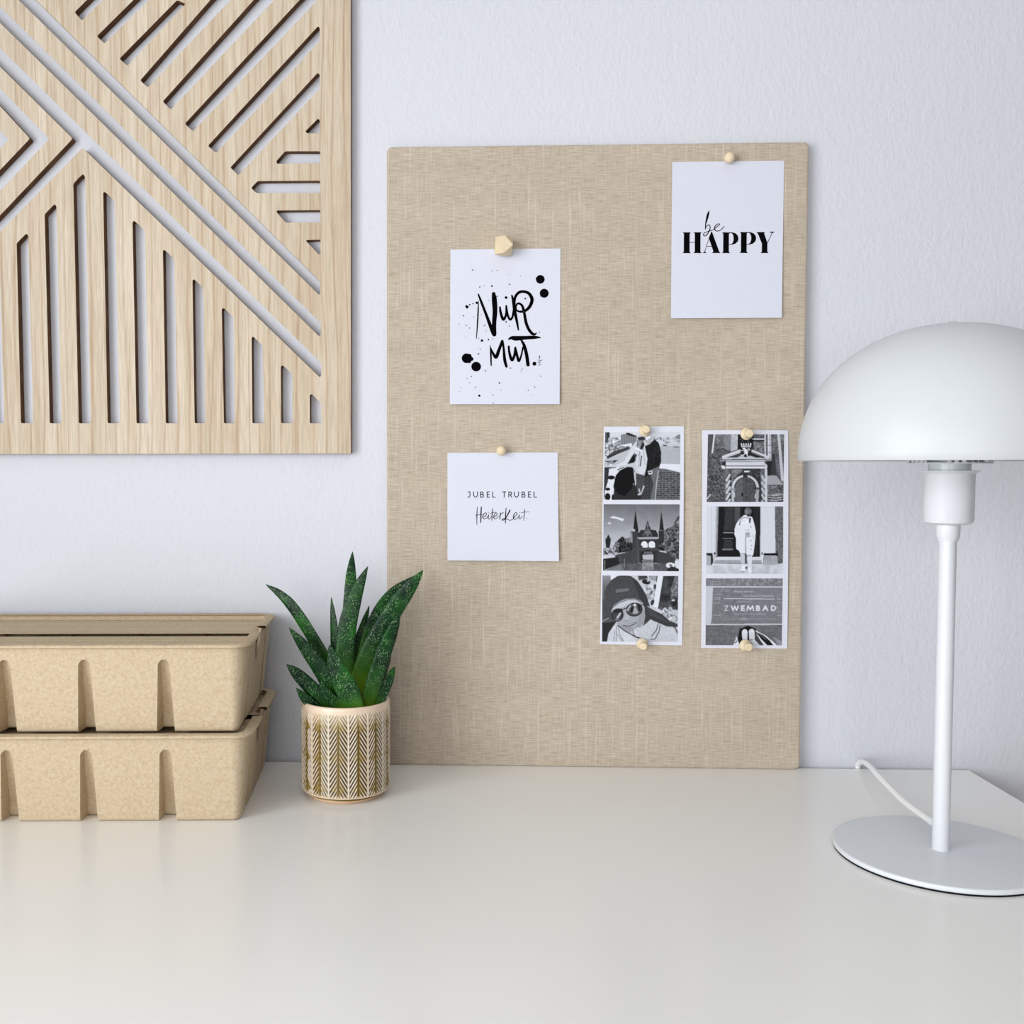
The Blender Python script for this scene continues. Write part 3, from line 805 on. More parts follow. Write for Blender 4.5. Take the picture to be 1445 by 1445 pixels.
script = [[(455, 76, 8), (440, 120, 22), (424, 190, 21), (407, 260, 12), (403, 335, 8)], [(403, 325, 8), (428, 284, 8), (458, 274, 9), (470, 305, 10), (458, 355, 10), (432, 402, 10), (398, 428, 9), (375, 416, 8), (385, 390, 8), (420, 372, 8), (470, 355, 8), (515, 338, 8), (562, 300, 8), (602, 268, 8), (590, 256, 8), (556, 270, 9), (535, 302, 10), (537, 338, 10), (562, 358, 9), (605, 350, 8), (640, 322, 8), (668, 292, 7)]]
ink('lettering', bold(script, 1.3), A, M_INK, c, lift)

# square card
lift = lambda z: hang(z, 0.1044, 0.0006, 0.0042)
c = place_card('art_card', (0.0417, 0, 0.2537), 'square white card printed JUBEL TRUBEL Heiterkeit, lowest of the printed cards', 'card', 0, 'printed cards on the pinboard')
paper('card_paper', 0, 0, [(-53.55, 52.06), (52.64, 52.38), (54.17, -52.38), (-53.26, -52.06)], M_PAPER, c, lift)
A = [0.08508, 0.00086, -61.84708, 0.00066, -0.08528, 64.4716]
GL = {'J': [[(0.15, 0.0), (0.85, 0.0)], [(0.8, 0.0), (0.8, 0.7), (0.55, 1.0), (0.05, 0.95)]],
      'U': [[(0.05, 0.0), (0.05, 0.65), (0.5, 1.0), (0.95, 0.65), (0.95, 0.0)]],
      'B': [[(0.1, 0.0), (0.1, 1.0)], [(0.1, 0.02), (0.7, 0.05), (0.8, 0.25), (0.65, 0.45), (0.1, 0.48)], [(0.1, 0.48), (0.75, 0.52), (0.92, 0.74), (0.75, 0.97), (0.1, 1.0)]],
      'E': [[(0.1, 0.0), (0.1, 1.0)], [(0.1, 0.0), (0.9, 0.0)], [(0.1, 0.5), (0.8, 0.5)], [(0.1, 1.0), (0.9, 1.0)]],
      'L': [[(0.1, 0.0), (0.1, 1.0)], [(0.1, 1.0), (0.95, 1.0)]],
      'T': [[(0.0, 0.0), (1.0, 0.0)], [(0.5, 0.0), (0.5, 1.0)]],
      'R': [[(0.1, 0.0), (0.1, 1.0)], [(0.1, 0.02), (0.7, 0.05), (0.85, 0.28), (0.65, 0.52), (0.1, 0.55)], [(0.5, 0.55), (0.9, 1.0)]],
      'Z': [[(0.05, 0.0), (0.95, 0.0)], [(0.95, 0.0), (0.05, 1.0)], [(0.05, 1.0), (0.95, 1.0)]],
      'W': [[(0.0, 0.0), (0.25, 1.0)], [(0.25, 1.0), (0.5, 0.1)], [(0.5, 0.1), (0.75, 1.0)], [(0.75, 1.0), (1.0, 0.0)]],
      'M': [[(0.0, 1.0), (0.15, 0.0)], [(0.15, 0.0), (0.5, 0.85)], [(0.5, 0.85), (0.85, 0.0)], [(0.85, 0.0), (1.0, 1.0)]],
      'A': [[(0.0, 1.0), (0.5, 0.0)], [(0.5, 0.0), (1.0, 1.0)], [(0.2, 0.65), (0.8, 0.65)]],
      'D': [[(0.1, 0.0), (0.1, 1.0)], [(0.1, 0.0), (0.6, 0.03), (0.95, 0.35), (0.95, 0.65), (0.6, 0.97), (0.1, 1.0)]]}
def caps_line(text, xs, y0, y1, w, sk=0.0):
    out = []
    for ch, (a, b) in zip(text, xs):
        for st in GL[ch]: out.append([(a + (b - a) * p[0], y0 + (y1 - y0) * p[1] + sk * (a - xs[0][0]), w) for p in st])
    return out
JT = caps_line('JUBELTRUBEL', [(322, 354), (388, 436), (465, 506), (540, 573), (602, 636), (717, 756), (784, 826), (850, 901), (935, 976), (1008, 1041), (1071, 1106)], 591, 651, 9, 0.006)
ink('lettering', JT, A, M_INK_SOFT, c, lift)
HK = [[(430, 765, 6), (425, 860, 8), (424, 965, 5)], [(476, 765, 9), (472, 850, 11), (469, 940, 8)], [(414, 860, 5), (450, 850, 6), (490, 846, 5)],
    [(487, 880, 5), (515, 870, 6), (537, 845, 6), (524, 830, 6), (500, 850, 7), (491, 882, 7), (506, 898, 6), (535, 888, 5), (560, 858, 5)],
    [(560, 852, 7), (553, 890, 7), (566, 900, 5), (592, 868, 5)], [(605, 785, 7), (598, 850, 8), (594, 916, 6)], [(578, 838, 5), (612, 828, 5), (640, 822, 4)],
    [(608, 885, 5), (640, 865, 6), (656, 845, 6), (640, 830, 6), (620, 858, 7), (618, 890, 7), (640, 897, 5), (672, 868, 5)], [(692, 832, 7), (688, 870, 9), (685, 902, 8)], [(688, 862, 6), (706, 838, 6), (728, 830, 6)],
    [(757, 778, 6), (751, 860, 9), (748, 950, 6)], [(800, 803, 12), (772, 858, 10), (742, 903, 8), (716, 915, 8), (712, 904, 7), (740, 894, 6), (770, 905, 6), (800, 916, 6), (830, 905, 5), (852, 880, 5)],
    [(838, 884, 5), (865, 865, 6), (882, 845, 6), (870, 828, 6), (846, 850, 7), (838, 885, 7), (852, 904, 6), (882, 893, 5), (908, 860, 5)], [(908, 855, 7), (902, 892, 7), (915, 900, 5), (938, 872, 5)],
    [(968, 795, 6), (961, 860, 7), (955, 920, 5)], [(928, 832, 5), (975, 822, 5), (1020, 820, 4)], ('o', 558, 828, 4), ('o', 913, 830, 4), ('o', 995, 895, 4)]
ink('lettering', bold(HK, 1.2), A, M_INK_SOFT, c, lift)
# ----------------------------------------------------------------- monochrome photo prints, painted as tone values on a fine mesh
class Pic:
    """tone raster in art units (one cell = 4 units); 0 black .. 255 white"""
    K = 4.0
    def __init__(s, w, h, base):
        s.W, s.H = int(w / s.K), int(h / s.K)
        s.a = np.full((s.H, s.W), float(base))
        s.yy, s.xx = np.mgrid[0:s.H, 0:s.W]
        s.X = (s.xx + 0.5) * s.K; s.Y = (s.yy + 0.5) * s.K
    def pmask(s, pts):
        m = np.zeros((s.H, s.W), bool)
        n = len(pts)
        for i in range(n):
            (x0, y0), (x1, y1) = pts[i], pts[(i + 1) % n]
            if y0 == y1: continue
            c = (s.Y > min(y0, y1)) & (s.Y <= max(y0, y1))
            xi = x0 + (s.Y - y0) * (x1 - x0) / (y1 - y0)
            m ^= c & (s.X < xi)
        return m
    def emask(s, cx, cy, rx, ry, rot=0.0):
        c, q = math.cos(rot), math.sin(rot)
        u = (s.X - cx) * c + (s.Y - cy) * q; v = -(s.X - cx) * q + (s.Y - cy) * c
        return (u / rx) ** 2 + (v / ry) ** 2 < 1
    def put(s, m, g, al=1.0):
        s.a[m] = s.a[m] * (1 - al) + (g[m] if hasattr(g, 'shape') else g) * al
    def poly(s, pts, g, al=1.0): s.put(s.pmask(pts), g, al)
    def ell(s, cx, cy, rx, ry, g, rot=0.0, al=1.0): s.put(s.emask(cx, cy, rx, ry, rot), g, al)
    def lmask(s, pts, w):
        m = np.zeros((s.H, s.W), bool)
        for (x0, y0), (x1, y1) in zip(pts, pts[1:]):
            dx, dy = x1 - x0, y1 - y0; L = dx * dx + dy * dy + 1e-9
            t = np.clip(((s.X - x0) * dx + (s.Y - y0) * dy) / L, 0, 1)
            m |= (s.X - x0 - t * dx) ** 2 + (s.Y - y0 - t * dy) ** 2 < (w / 2) ** 2
        return m
    def line(s, pts, w, g, al=1.0): s.put(s.lmask(pts, w), g, al)
    def fuzz(s, size):
        n = max(2, int(size / s.K))
        h, w = s.H // n + 3, s.W // n + 3
        r = rng.random((h, w))
        fy, fx = s.yy / n, s.xx / n
        iy, ix = fy.astype(int), fx.astype(int); ty, tx = fy - iy, fx - ix
        return ((r[iy, ix] * (1 - tx) + r[iy, ix + 1] * tx) * (1 - ty) + (r[iy + 1, ix] * (1 - tx) + r[iy + 1, ix + 1] * tx) * ty) - 0.5
    def noise(s, m, amp, size): s.a[m] += (s.fuzz(size) * 2 * amp)[m]
    def vgrad(s, m, y0, g0, y1, g1):
        t = np.clip((s.Y - y0) / (y1 - y0), 0, 1); s.a[m] = (g0 + (g1 - g0) * t)[m]
    def blobs(s, box, n, r, g0, g1):
        x0, y0, x1, y1 = box
        for _ in range(n):
            s.ell(x0 + (x1 - x0) * rng.random(), y0 + (y1 - y0) * rng.random(), r * (0.5 + rng.random()), r * (0.4 + 0.7 * rng.random()), g0 + (g1 - g0) * rng.random(), rng.random() * 3, 0.8)
    def finish(s):
        p = np.pad(s.a, 1, mode='edge')
        s.a = np.clip(sum(p[i:i + s.H, j:j + s.W] * wgt for i, j, wgt in ((1, 1, .4), (0, 1, .15), (2, 1, .15), (1, 0, .15), (1, 2, .15))), 4, 250)
        return s
    def sample(s, x, y):
        fx = np.clip(x / s.K - 0.5, 0, s.W - 1.001); fy = np.clip(y / s.K - 0.5, 0, s.H - 1.001)
        ix, iy = fx.astype(int), fy.astype(int); tx, ty = fx - ix, fy - iy
        a = s.a
        return (a[iy, ix] * (1 - tx) + a[iy, ix + 1] * tx) * (1 - ty) + (a[iy + 1, ix] * (1 - tx) + a[iy + 1, ix + 1] * tx) * ty

def brick(p, mask, dy, dx, g, w=5, jit=0.5):
    row = np.floor(p.Y / dy); off = (row % 2) * dx / 2
    m = mask & ((np.mod(p.Y, dy) < w) | (np.mod(p.X + off, dx) < w))
    p.put(m, g, jit)

def pic_cow():
    p = Pic(1445, 1329, 226); al = np.ones_like(p.xx, bool)
    p.vgrad(al, 150, 226, 420, 206)
    far = p.pmask([(100, 250), (640, 250), (640, 420), (100, 600)]); p.put(far, 196); p.noise(far, 75, 22)
    p.poly([(125, 165), (200, 165), (200, 240), (165, 300), (190, 330), (125, 335)], 52); p.line([(150, 170), (150, 330)], 12, 110)
    p.poly([(380, 215), (470, 195), (640, 245), (640, 390), (380, 385)], 148)
    for x in range(400, 640, 38): p.line([(x, 215), (x, 385)], 9, 105)
    for y in range(240, 390, 36): p.line([(385, y), (635, y)], 8, 112)
    p.poly([(470, 175), (520, 180), (650, 240), (640, 252), (480, 215)], 42)
    p.line([(390, 215), (470, 200)], 8, 80)
    p.blobs((110, 260, 360, 420), 30, 22, 60, 200)
    p.poly([(360, 380), (560, 345), (560, 415), (450, 400)], 235)
    p.poly([(140, 560), (280, 470), (520, 400), (520, 445), (330, 520), (160, 600)], 62); p.line([(110, 470), (500, 400)], 8, 70); p.line([(150, 585), (515, 440)], 10, 35)
    for x in range(120, 500, 34): p.line([(x, 480 - (x - 120) * 0.18), (x, 540 - (x - 120) * 0.24)], 7, 80)
    p.poly([(95, 600), (170, 600), (520, 450), (620, 420), (560, 640), (100, 740)], 196)
    p.poly([(100, 640), (330, 620), (250, 680), (180, 660)], 40); p.blobs((110, 650, 300, 730), 10, 26, 120, 240)
    # water on the right, moored boats
    w = p.pmask([(1000, 400), (1350, 400), (1345, 700), (1000, 690)]); p.put(w, 186); p.noise(w, 6, 40)
    p.blobs((900, 250, 1340, 350), 45, 20, 110, 225); p.poly([(1060, 380), (1140, 385), (1120, 402), (1080, 400)], 50); p.line([(1240, 420), (1320, 424)], 9, 60); p.poly([(1280, 240), (1350, 210), (1350, 290), (1280, 280)], 128)
    # parapet
    p.poly([(1000, 690), (1345, 700), (1345, 840), (1200, 800), (1010, 770)], 236)
    b = p.pmask([(960, 770), (1080, 775), (1340, 835), (1335, 1290), (880, 1290)]); p.put(b, 70); p.noise(b, 20, 30); brick(p, b, 34, 110, 168, 8, 0.7)
    p.poly([(1010, 765), (1100, 770), (1340, 835), (1340, 850), (1000, 800)], 120, 0.6)
    b = p.pmask([(90, 735), (300, 740), (260, 1290), (80, 1290)]); p.put(b, 46); brick(p, b, 40, 90, 110, 7, 0.5)
    p.poly([(200, 1050), (940, 1000), (920, 1290), (200, 1290)], 44); b = p.pmask([(720, 880), (900, 880), (900, 1290), (700, 1290)]); p.put(b, 52); brick(p, b, 34, 100, 112, 7, 0.6)
    # spotted cow statue
    p.poly([(180, 760), (300, 745), (350, 690), (330, 830), (270, 930), (240, 1280), (90, 1280), (105, 1130), (160, 960)], 232)
    for e in ((215, 905, 60, 32), (155, 1095, 38, 24), (150, 1220, 46, 60), (235, 1240, 18, 60)): p.ell(*e, 22)
    p.poly([(290, 870), (360, 790), (470, 735), (560, 740), (600, 800), (590, 960), (540, 1100), (430, 1210), (330, 1180), (245, 1060)], 14)
    p.line([(315, 790), (400, 740), (500, 715), (600, 735)], 12, 200); p.line([(320, 780), (420, 740)], 10, 30); p.line([(585, 780), (605, 1040)], 12, 210); p.poly([(560, 950), (600, 960), (600, 1040), (580, 1010)], 30)
    # person in a light coat
    p.poly([(640, 300), (720, 330), (790, 440), (805, 600), (780, 760), (740, 850), (700, 870), (640, 780), (600, 600), (585, 500), (500, 670), (440, 720), (300, 700), (430, 640), (545, 430)], 222)
    p.poly([(600, 520), (640, 540), (600, 660), (480, 690), (560, 560)], 24)
    p.line([(655, 560), (690, 480), (660, 760)], 12, 120, 0.6); p.line([(715, 560), (690, 720)], 16, 40); p.line([(740, 420), (770, 700)], 9, 160); p.line([(600, 500), (620, 640)], 9, 120)
    p.poly([(640, 300), (740, 300), (770, 390), (700, 460), (640, 400)], 140); p.noise(p.pmask([(620, 280), (770, 280), (770, 480), (620, 480)]), 45, 30)
    p.ell(720, 275, 70, 30, 58); p.ell(730, 400, 26, 60, 42, 0.4)
    p.poly([(615, 840), (740, 870), (760, 1010), (740, 1060), (640, 1160), (620, 1010)], 76); p.line([(640, 920), (740, 930)], 6, 40)
    p.poly([(735, 1040), (760, 1050), (700, 1190), (650, 1205), (640, 1180), (700, 1150)], 205); p.poly([(655, 1090), (680, 1090), (690, 1150), (660, 1150)], 190)
    # person in a dark coat
    p.poly([(770, 400), (860, 360), (930, 288), (1000, 360), (1035, 500), (1030, 660), (1000, 740), (900, 770), (880, 880), (750, 900), (790, 760), (810, 600)], 28); p.noise(p.pmask([(800, 380), (1035, 380), (1000, 800), (780, 860)]), 9, 40); p.line([(930, 420), (920, 620), (860, 740)], 8, 52)
    p.poly([(880, 780), (1000, 730), (1005, 800), (970, 1000), (930, 1285), (840, 1285), (900, 1020), (860, 880)], 110); p.line([(985, 800), (950, 1030), (925, 1280)], 14, 190)
    p.poly([(810, 810), (880, 790), (890, 850), (830, 870)], 225); p.ell(850, 826, 26, 12, 50)
    p.ell(835, 290, 58, 72, 176, 0.2); p.poly([(770, 250), (850, 222), (880, 260), (800, 300)], 240); p.noise(p.emask(830, 300, 60, 80), 35, 24)
    return p
def pic_gate():
    p = Pic(1445, 1214, 150); al = np.ones_like(p.xx, bool)
    p.vgrad(al, 70, 112, 700, 196); p.noise(al, 5, 60)
    p.poly([(170, 285), (250, 260), (330, 285), (420, 310), (390, 350), (300, 310)], 226); p.ell(175, 378, 26, 16, 214)
    # little tower and trees on the left
    p.poly([(105, 640), (130, 610), (155, 560), (180, 610), (195, 640), (185, 720), (165, 800), (120, 800), (110, 720)], 40)
    p.blobs((65, 790, 260, 880), 40, 24, 30, 235)
    t = p.pmask([(240, 760), (270, 690), (340, 630), (385, 590), (420, 625), (490, 630), (540, 700), (560, 840), (350, 860), (260, 850)]); p.put(t, 44); p.noise(t, 42, 18)
    p.blobs((230, 690, 320, 870), 22, 18, 60, 210); p.blobs((420, 620, 540, 700), 20, 16, 60, 180)
    # gate house
    p.poly([(515, 525), (600, 500), (660, 540), (650, 800), (545, 800)], 62); p.poly([(515, 540), (545, 530), (550, 700), (515, 690)], 150)
    p.poly([(560, 500), (600, 170), (650, 525)], 34); p.line([(598, 100), (598, 200)], 6, 90); p.ell(570, 495, 22, 24, 190)
    p.poly([(985, 500), (1022, 190), (1062, 500)], 36); p.line([(1022, 120), (1022, 210)], 6, 90)
    p.poly([(975, 510), (1075, 500), (1085, 720), (975, 740)], 50)
    p.poly([(645, 570), (680, 495), (750, 490), (775, 410), (797, 340), (820, 410), (850, 490), (930, 500), (965, 570), (965, 620), (640, 620)], 48)
    p.poly([(730, 560), (797, 440), (870, 560), (870, 600), (730, 600)], 100); p.poly([(785, 420), (797, 380), (812, 420), (812, 450), (785, 450)], 130); p.noise(p.pmask([(700, 440), (880, 440), (880, 600), (700, 600)]), 26, 20)
    p.ell(755, 580, 14, 18, 30); p.ell(828, 580, 14, 18, 30)
    p.poly([(630, 612), (960, 612), (960, 632), (630, 632)], 178); p.poly([(640, 640), (975, 640), (985, 1030), (600, 1030), (600, 830), (650, 760)], 54)
    for x in range(650, 960, 24): p.line([(x, 640), (x, 650)], 10, 150)
    for cx in (740, 862):
        p.ell(cx, 728, 66, 72, 30); p.poly([(cx - 54, 730), (cx - 54, 775), (cx + 56, 780), (cx + 56, 730)], 236); p.ell(cx, 735, 55, 60, 236)
        p.poly([(cx - 70, 782), (cx + 70, 784), (cx + 70, 830), (cx - 70, 820)], 56)
    p.poly([(684, 740), (702, 748), (718, 776), (684, 776)], 70)
    p.poly([(560, 800), (700, 780), (960, 790), (960, 830), (560, 840)], 72); p.poly([(260, 900), (420, 860), (600, 810), (640, 1040), (270, 1040)], 70); p.noise(p.pmask([(260, 880), (640, 820), (640, 1040), (260, 1040)]), 9, 24)
    p.poly([(600, 640), (660, 640), (660, 1030), (600, 1030)], 74); p.line([(640, 860), (640, 1030)], 12, 110)
    p.poly([(950, 840), (1120, 880), (1250, 930), (1250, 1050), (940, 1040)], 64)
    p.ell(795, 900, 110, 75, 32); p.poly([(685, 900), (905, 900), (905, 1040), (690, 1040)], 34); p.poly([(705, 900), (890, 895), (890, 975), (715, 975)], 192); p.poly([(740, 850), (860, 845), (880, 890), (720, 890)], 104)
    # trees right
    t = p.pmask([(1060, 520), (1130, 460), (1190, 450), (1230, 380), (1290, 290), (1330, 260), (1330, 990), (1230, 960), (1120, 900), (1080, 830), (980, 790), (980, 740), (1060, 700)]); p.put(t, 92); p.noise(t, 62, 20); p.noise(t, 34, 50)
    p.poly([(970, 770), (1060, 790), (1070, 840), (990, 830)], 30)
    # quay, water
    p.poly([(60, 905), (250, 900), (250, 930), (60, 960)], 214); p.poly([(60, 960), (300, 930), (340, 1040), (60, 1150)], 36)
    w = p.pmask([(90, 1150), (330, 1040), (1330, 1045), (1330, 1200), (60, 1200), (60, 1140)]); p.put(w, 92); p.noise(w, 16, 46); p.poly([(110, 1150), (350, 1060), (420, 1150)], 150, 0.5)
    p.poly([(700, 980), (890, 975), (885, 1150), (700, 1150)], 148, 0.85); p.noise(p.pmask([(700, 980), (890, 980), (890, 1160), (700, 1160)]), 26, 24); p.line([(720, 1005), (880, 1010)], 16, 96)
    p.line([(412, 960), (412, 1110)], 12, 150); p.line([(92, 985), (85, 1145)], 18, 120)
    p.ell(1160, 1075, 72, 46, 232); p.ell(1165, 1075, 24, 20, 120); p.poly([(1235, 1000), (1290, 990), (1310, 1130), (1260, 1140), (1230, 1060)], 226); p.poly([(1100, 1140), (1180, 1090), (1300, 1140), (1300, 1180), (1110, 1180)], 40)
    return p
def pic_selfie():
    p = Pic(1445, 1272, 190); al = np.ones_like(p.xx, bool)
    p.put(al, 206); p.poly([(90, 60), (245, 60), (260, 200), (230, 620), (330, 820), (240, 960), (180, 1180), (90, 1180)], 78); p.vgrad(p.pmask([(100, 60), (245, 60), (240, 200), (180, 330), (100, 330)]), 70, 150, 330, 92)
    p.noise(p.pmask([(90, 330), (300, 330), (300, 1180), (90, 1180)]), 15, 50); p.line([(100, 820), (200, 770)], 12, 180); p.line([(125, 280), (125, 460)], 10, 140); p.poly([(95, 850), (330, 830), (200, 1010), (170, 1160), (95, 1160)], 46)
    p.poly([(245, 60), (420, 60), (245, 160)], 236)
    # blurred street on the right
    p.poly([(690, 75), (830, 75), (850, 130), (700, 160)], 70); p.ell(820, 185, 70, 40, 40, 0.2); p.ell(850, 170, 18, 16, 200); p.blobs((740, 240, 1010, 470), 60, 24, 120, 245); p.poly([(860, 80), (990, 80), (980, 180), (880, 150)], 160)
    p.line([(1005, 90), (995, 180)], 26, 50); p.ell(965, 265, 26, 40, 56); p.line([(985, 260), (1080, 260)], 6, 120); p.ell(910, 350, 18, 20, 80); p.line([(870, 380), (910, 370)], 10, 70)
    p.poly([(1010, 80), (1100, 80), (1010, 620), (930, 600)], 234)
    t = p.pmask([(1100, 90), (1345, 90), (1335, 660), (1010, 620)]); p.put(t, 62); p.noise(t, 22, 60); p.poly([(1290, 90), (1345, 90), (1340, 420), (1210, 420), (1240, 250)], 140, 0.7); p.noise(p.pmask([(1220, 230), (1345, 180), (1340, 640), (1180, 640)]), 52, 26); p.ell(1262, 510, 40, 34, 42); p.ell(1258, 490, 32, 14, 210)
    p.ell(920, 520, 28, 50, 60, 0.3); p.poly([(930, 590), (1010, 620), (1340, 650), (1340, 880), (1180, 860), (1000, 760)], 196); p.noise(p.pmask([(980, 600), (1240, 600), (1240, 860), (980, 760)]), 62, 22); p.blobs((1060, 600, 1230, 760), 30, 20, 90, 210)
    p.line([(1210, 720), (1300, 750), (1325, 800), (1280, 850), (1200, 850)], 8, 80)
    # hair
    p.poly([(770, 520), (860, 600), (960, 660), (1080, 720), (1200, 830), (1330, 880), (1330, 930), (1180, 920), (1050, 900), (900, 800), (820, 860), (770, 900), (740, 700)], 64)
    for k in range(9): p.line([(800 + 8 * k, 560 + 22 * k), (960 + 10 * k, 690 + 14 * k), (1180 + 8 * k, 860 + 6 * k)], 7, 110 if k % 2 else 40)
    p.line([(1180, 890), (1280, 930), (1330, 1030)], 20, 66)
    # face
    p.poly([(250, 620), (330, 540), (480, 480), (640, 470), (740, 510), (790, 600), (800, 750), (780, 870), (720, 930), (620, 960), (560, 1020), (430, 960), (350, 880), (300, 780)], 176)
    p.poly([(255, 640), (330, 540), (480, 484), (650, 476), (720, 520), (500, 560), (420, 600)], 205)
    p.poly([(700, 720), (795, 640), (785, 860), (700, 940), (600, 960), (690, 860)], 150, 0.6); p.ell(500, 770, 36, 60, 190); p.ell(500, 818, 34, 16, 158); p.poly([(380, 880), (600, 930), (560, 1020), (440, 970)], 150, 0.6)
    p.line([(440, 890), (520, 905), (600, 885), (662, 845)], 12, 66); p.line([(470, 872), (560, 860), (640, 840)], 10, 150); p.line([(640, 800), (690, 810), (700, 850)], 5, 140); p.line([(480, 925), (570, 920)], 9, 140)
    # sunglasses
    p.ell(350, 720, 96, 108, 30, 0.25); p.ell(348, 722, 82, 92, 70, 0.25); p.poly([(330, 760), (390, 680), (420, 670), (380, 750), (340, 790)], 205); p.poly([(270, 640), (420, 610), (440, 680), (300, 690)], 40, 0.8); p.line([(300, 800), (380, 800)], 8, 190)
    p.ell(625, 635, 134, 112, 24, -0.15); p.ell(625, 637, 118, 96, 84, -0.15); p.poly([(580, 690), (640, 560), (690, 690), (640, 710)], 170); p.poly([(495, 650), (550, 560), (575, 560), (520, 660)], 190); p.poly([(600, 560), (640, 530), (660, 570), (620, 580)], 225); p.poly([(570, 610), (620, 570), (600, 680), (560, 690)], 26); p.poly([(680, 560), (720, 560), (730, 660), (700, 660)], 30)
    p.line([(430, 640), (480, 610)], 16, 36); p.line([(740, 560), (800, 540)], 14, 40)
    # knitted hat
    hat = p.pmask([(120, 620), (130, 420), (170, 260), (250, 150), (360, 80), (470, 68), (580, 90), (680, 170), (740, 260), (820, 400), (880, 590), (800, 560), (740, 500), (640, 455), (500, 455), (380, 500), (280, 570), (240, 680), (180, 760), (110, 720)])
    p.put(hat, 82); p.noise(hat, 8, 20)
    for k in range(40):
        x = 130 + k * 19; p.put(hat & p.lmask([(x - 10, 760), (x + 26, 330), (430 + (x - 430) * 0.55, 60)], 7), 54, 0.6)
    p.put(hat & p.pmask([(600, 100), (760, 260), (900, 600), (780, 560), (700, 420), (640, 240)]), 50, 0.6)
    p.poly([(325, 300), (540, 285), (540, 330), (330, 365)], 122, 0.85); p.line([(330, 365), (540, 335)], 8, 50)
    p.line([(250, 610), (380, 515), (520, 470), (650, 470), (750, 520)], 14, 48, 0.7)
    # scarf
    sc = p.pmask([(330, 880), (430, 950), (560, 1030), (620, 1080), (720, 1090), (830, 1110), (820, 1170), (170, 1170), (200, 1020), (260, 930)]); p.put(sc, 216); p.noise(sc, 8, 30)
    p.ell(700, 1010, 100, 80, 222); sc = p.pmask([(620, 950), (760, 930), (880, 800), (1000, 850), (1180, 930), (1290, 960), (1320, 1060), (1310, 1170), (640, 1170), (600, 1040)]); p.put(sc, 206); p.noise(sc, 14, 22)
    p.line([(600, 960), (600, 1030), (640, 1080), (720, 1100)], 10, 40)
    for q in ([(1010, 870), (980, 980), (900, 1080)], [(1045, 890), (1020, 1010), (960, 1120)]): p.line(q, 12, 60)
    p.line([(890, 1130), (960, 1120)], 10, 60)
    for q in ([(330, 900), (320, 1160)], [(360, 920), (380, 1040), (450, 1150)], [(340, 1040), (430, 1160)], [(300, 980), (280, 1160)]): p.line(q, 9, 80, 0.8)
    p.line([(350, 890), (460, 980), (600, 1060), (690, 1105)], 14, 36)
    return p
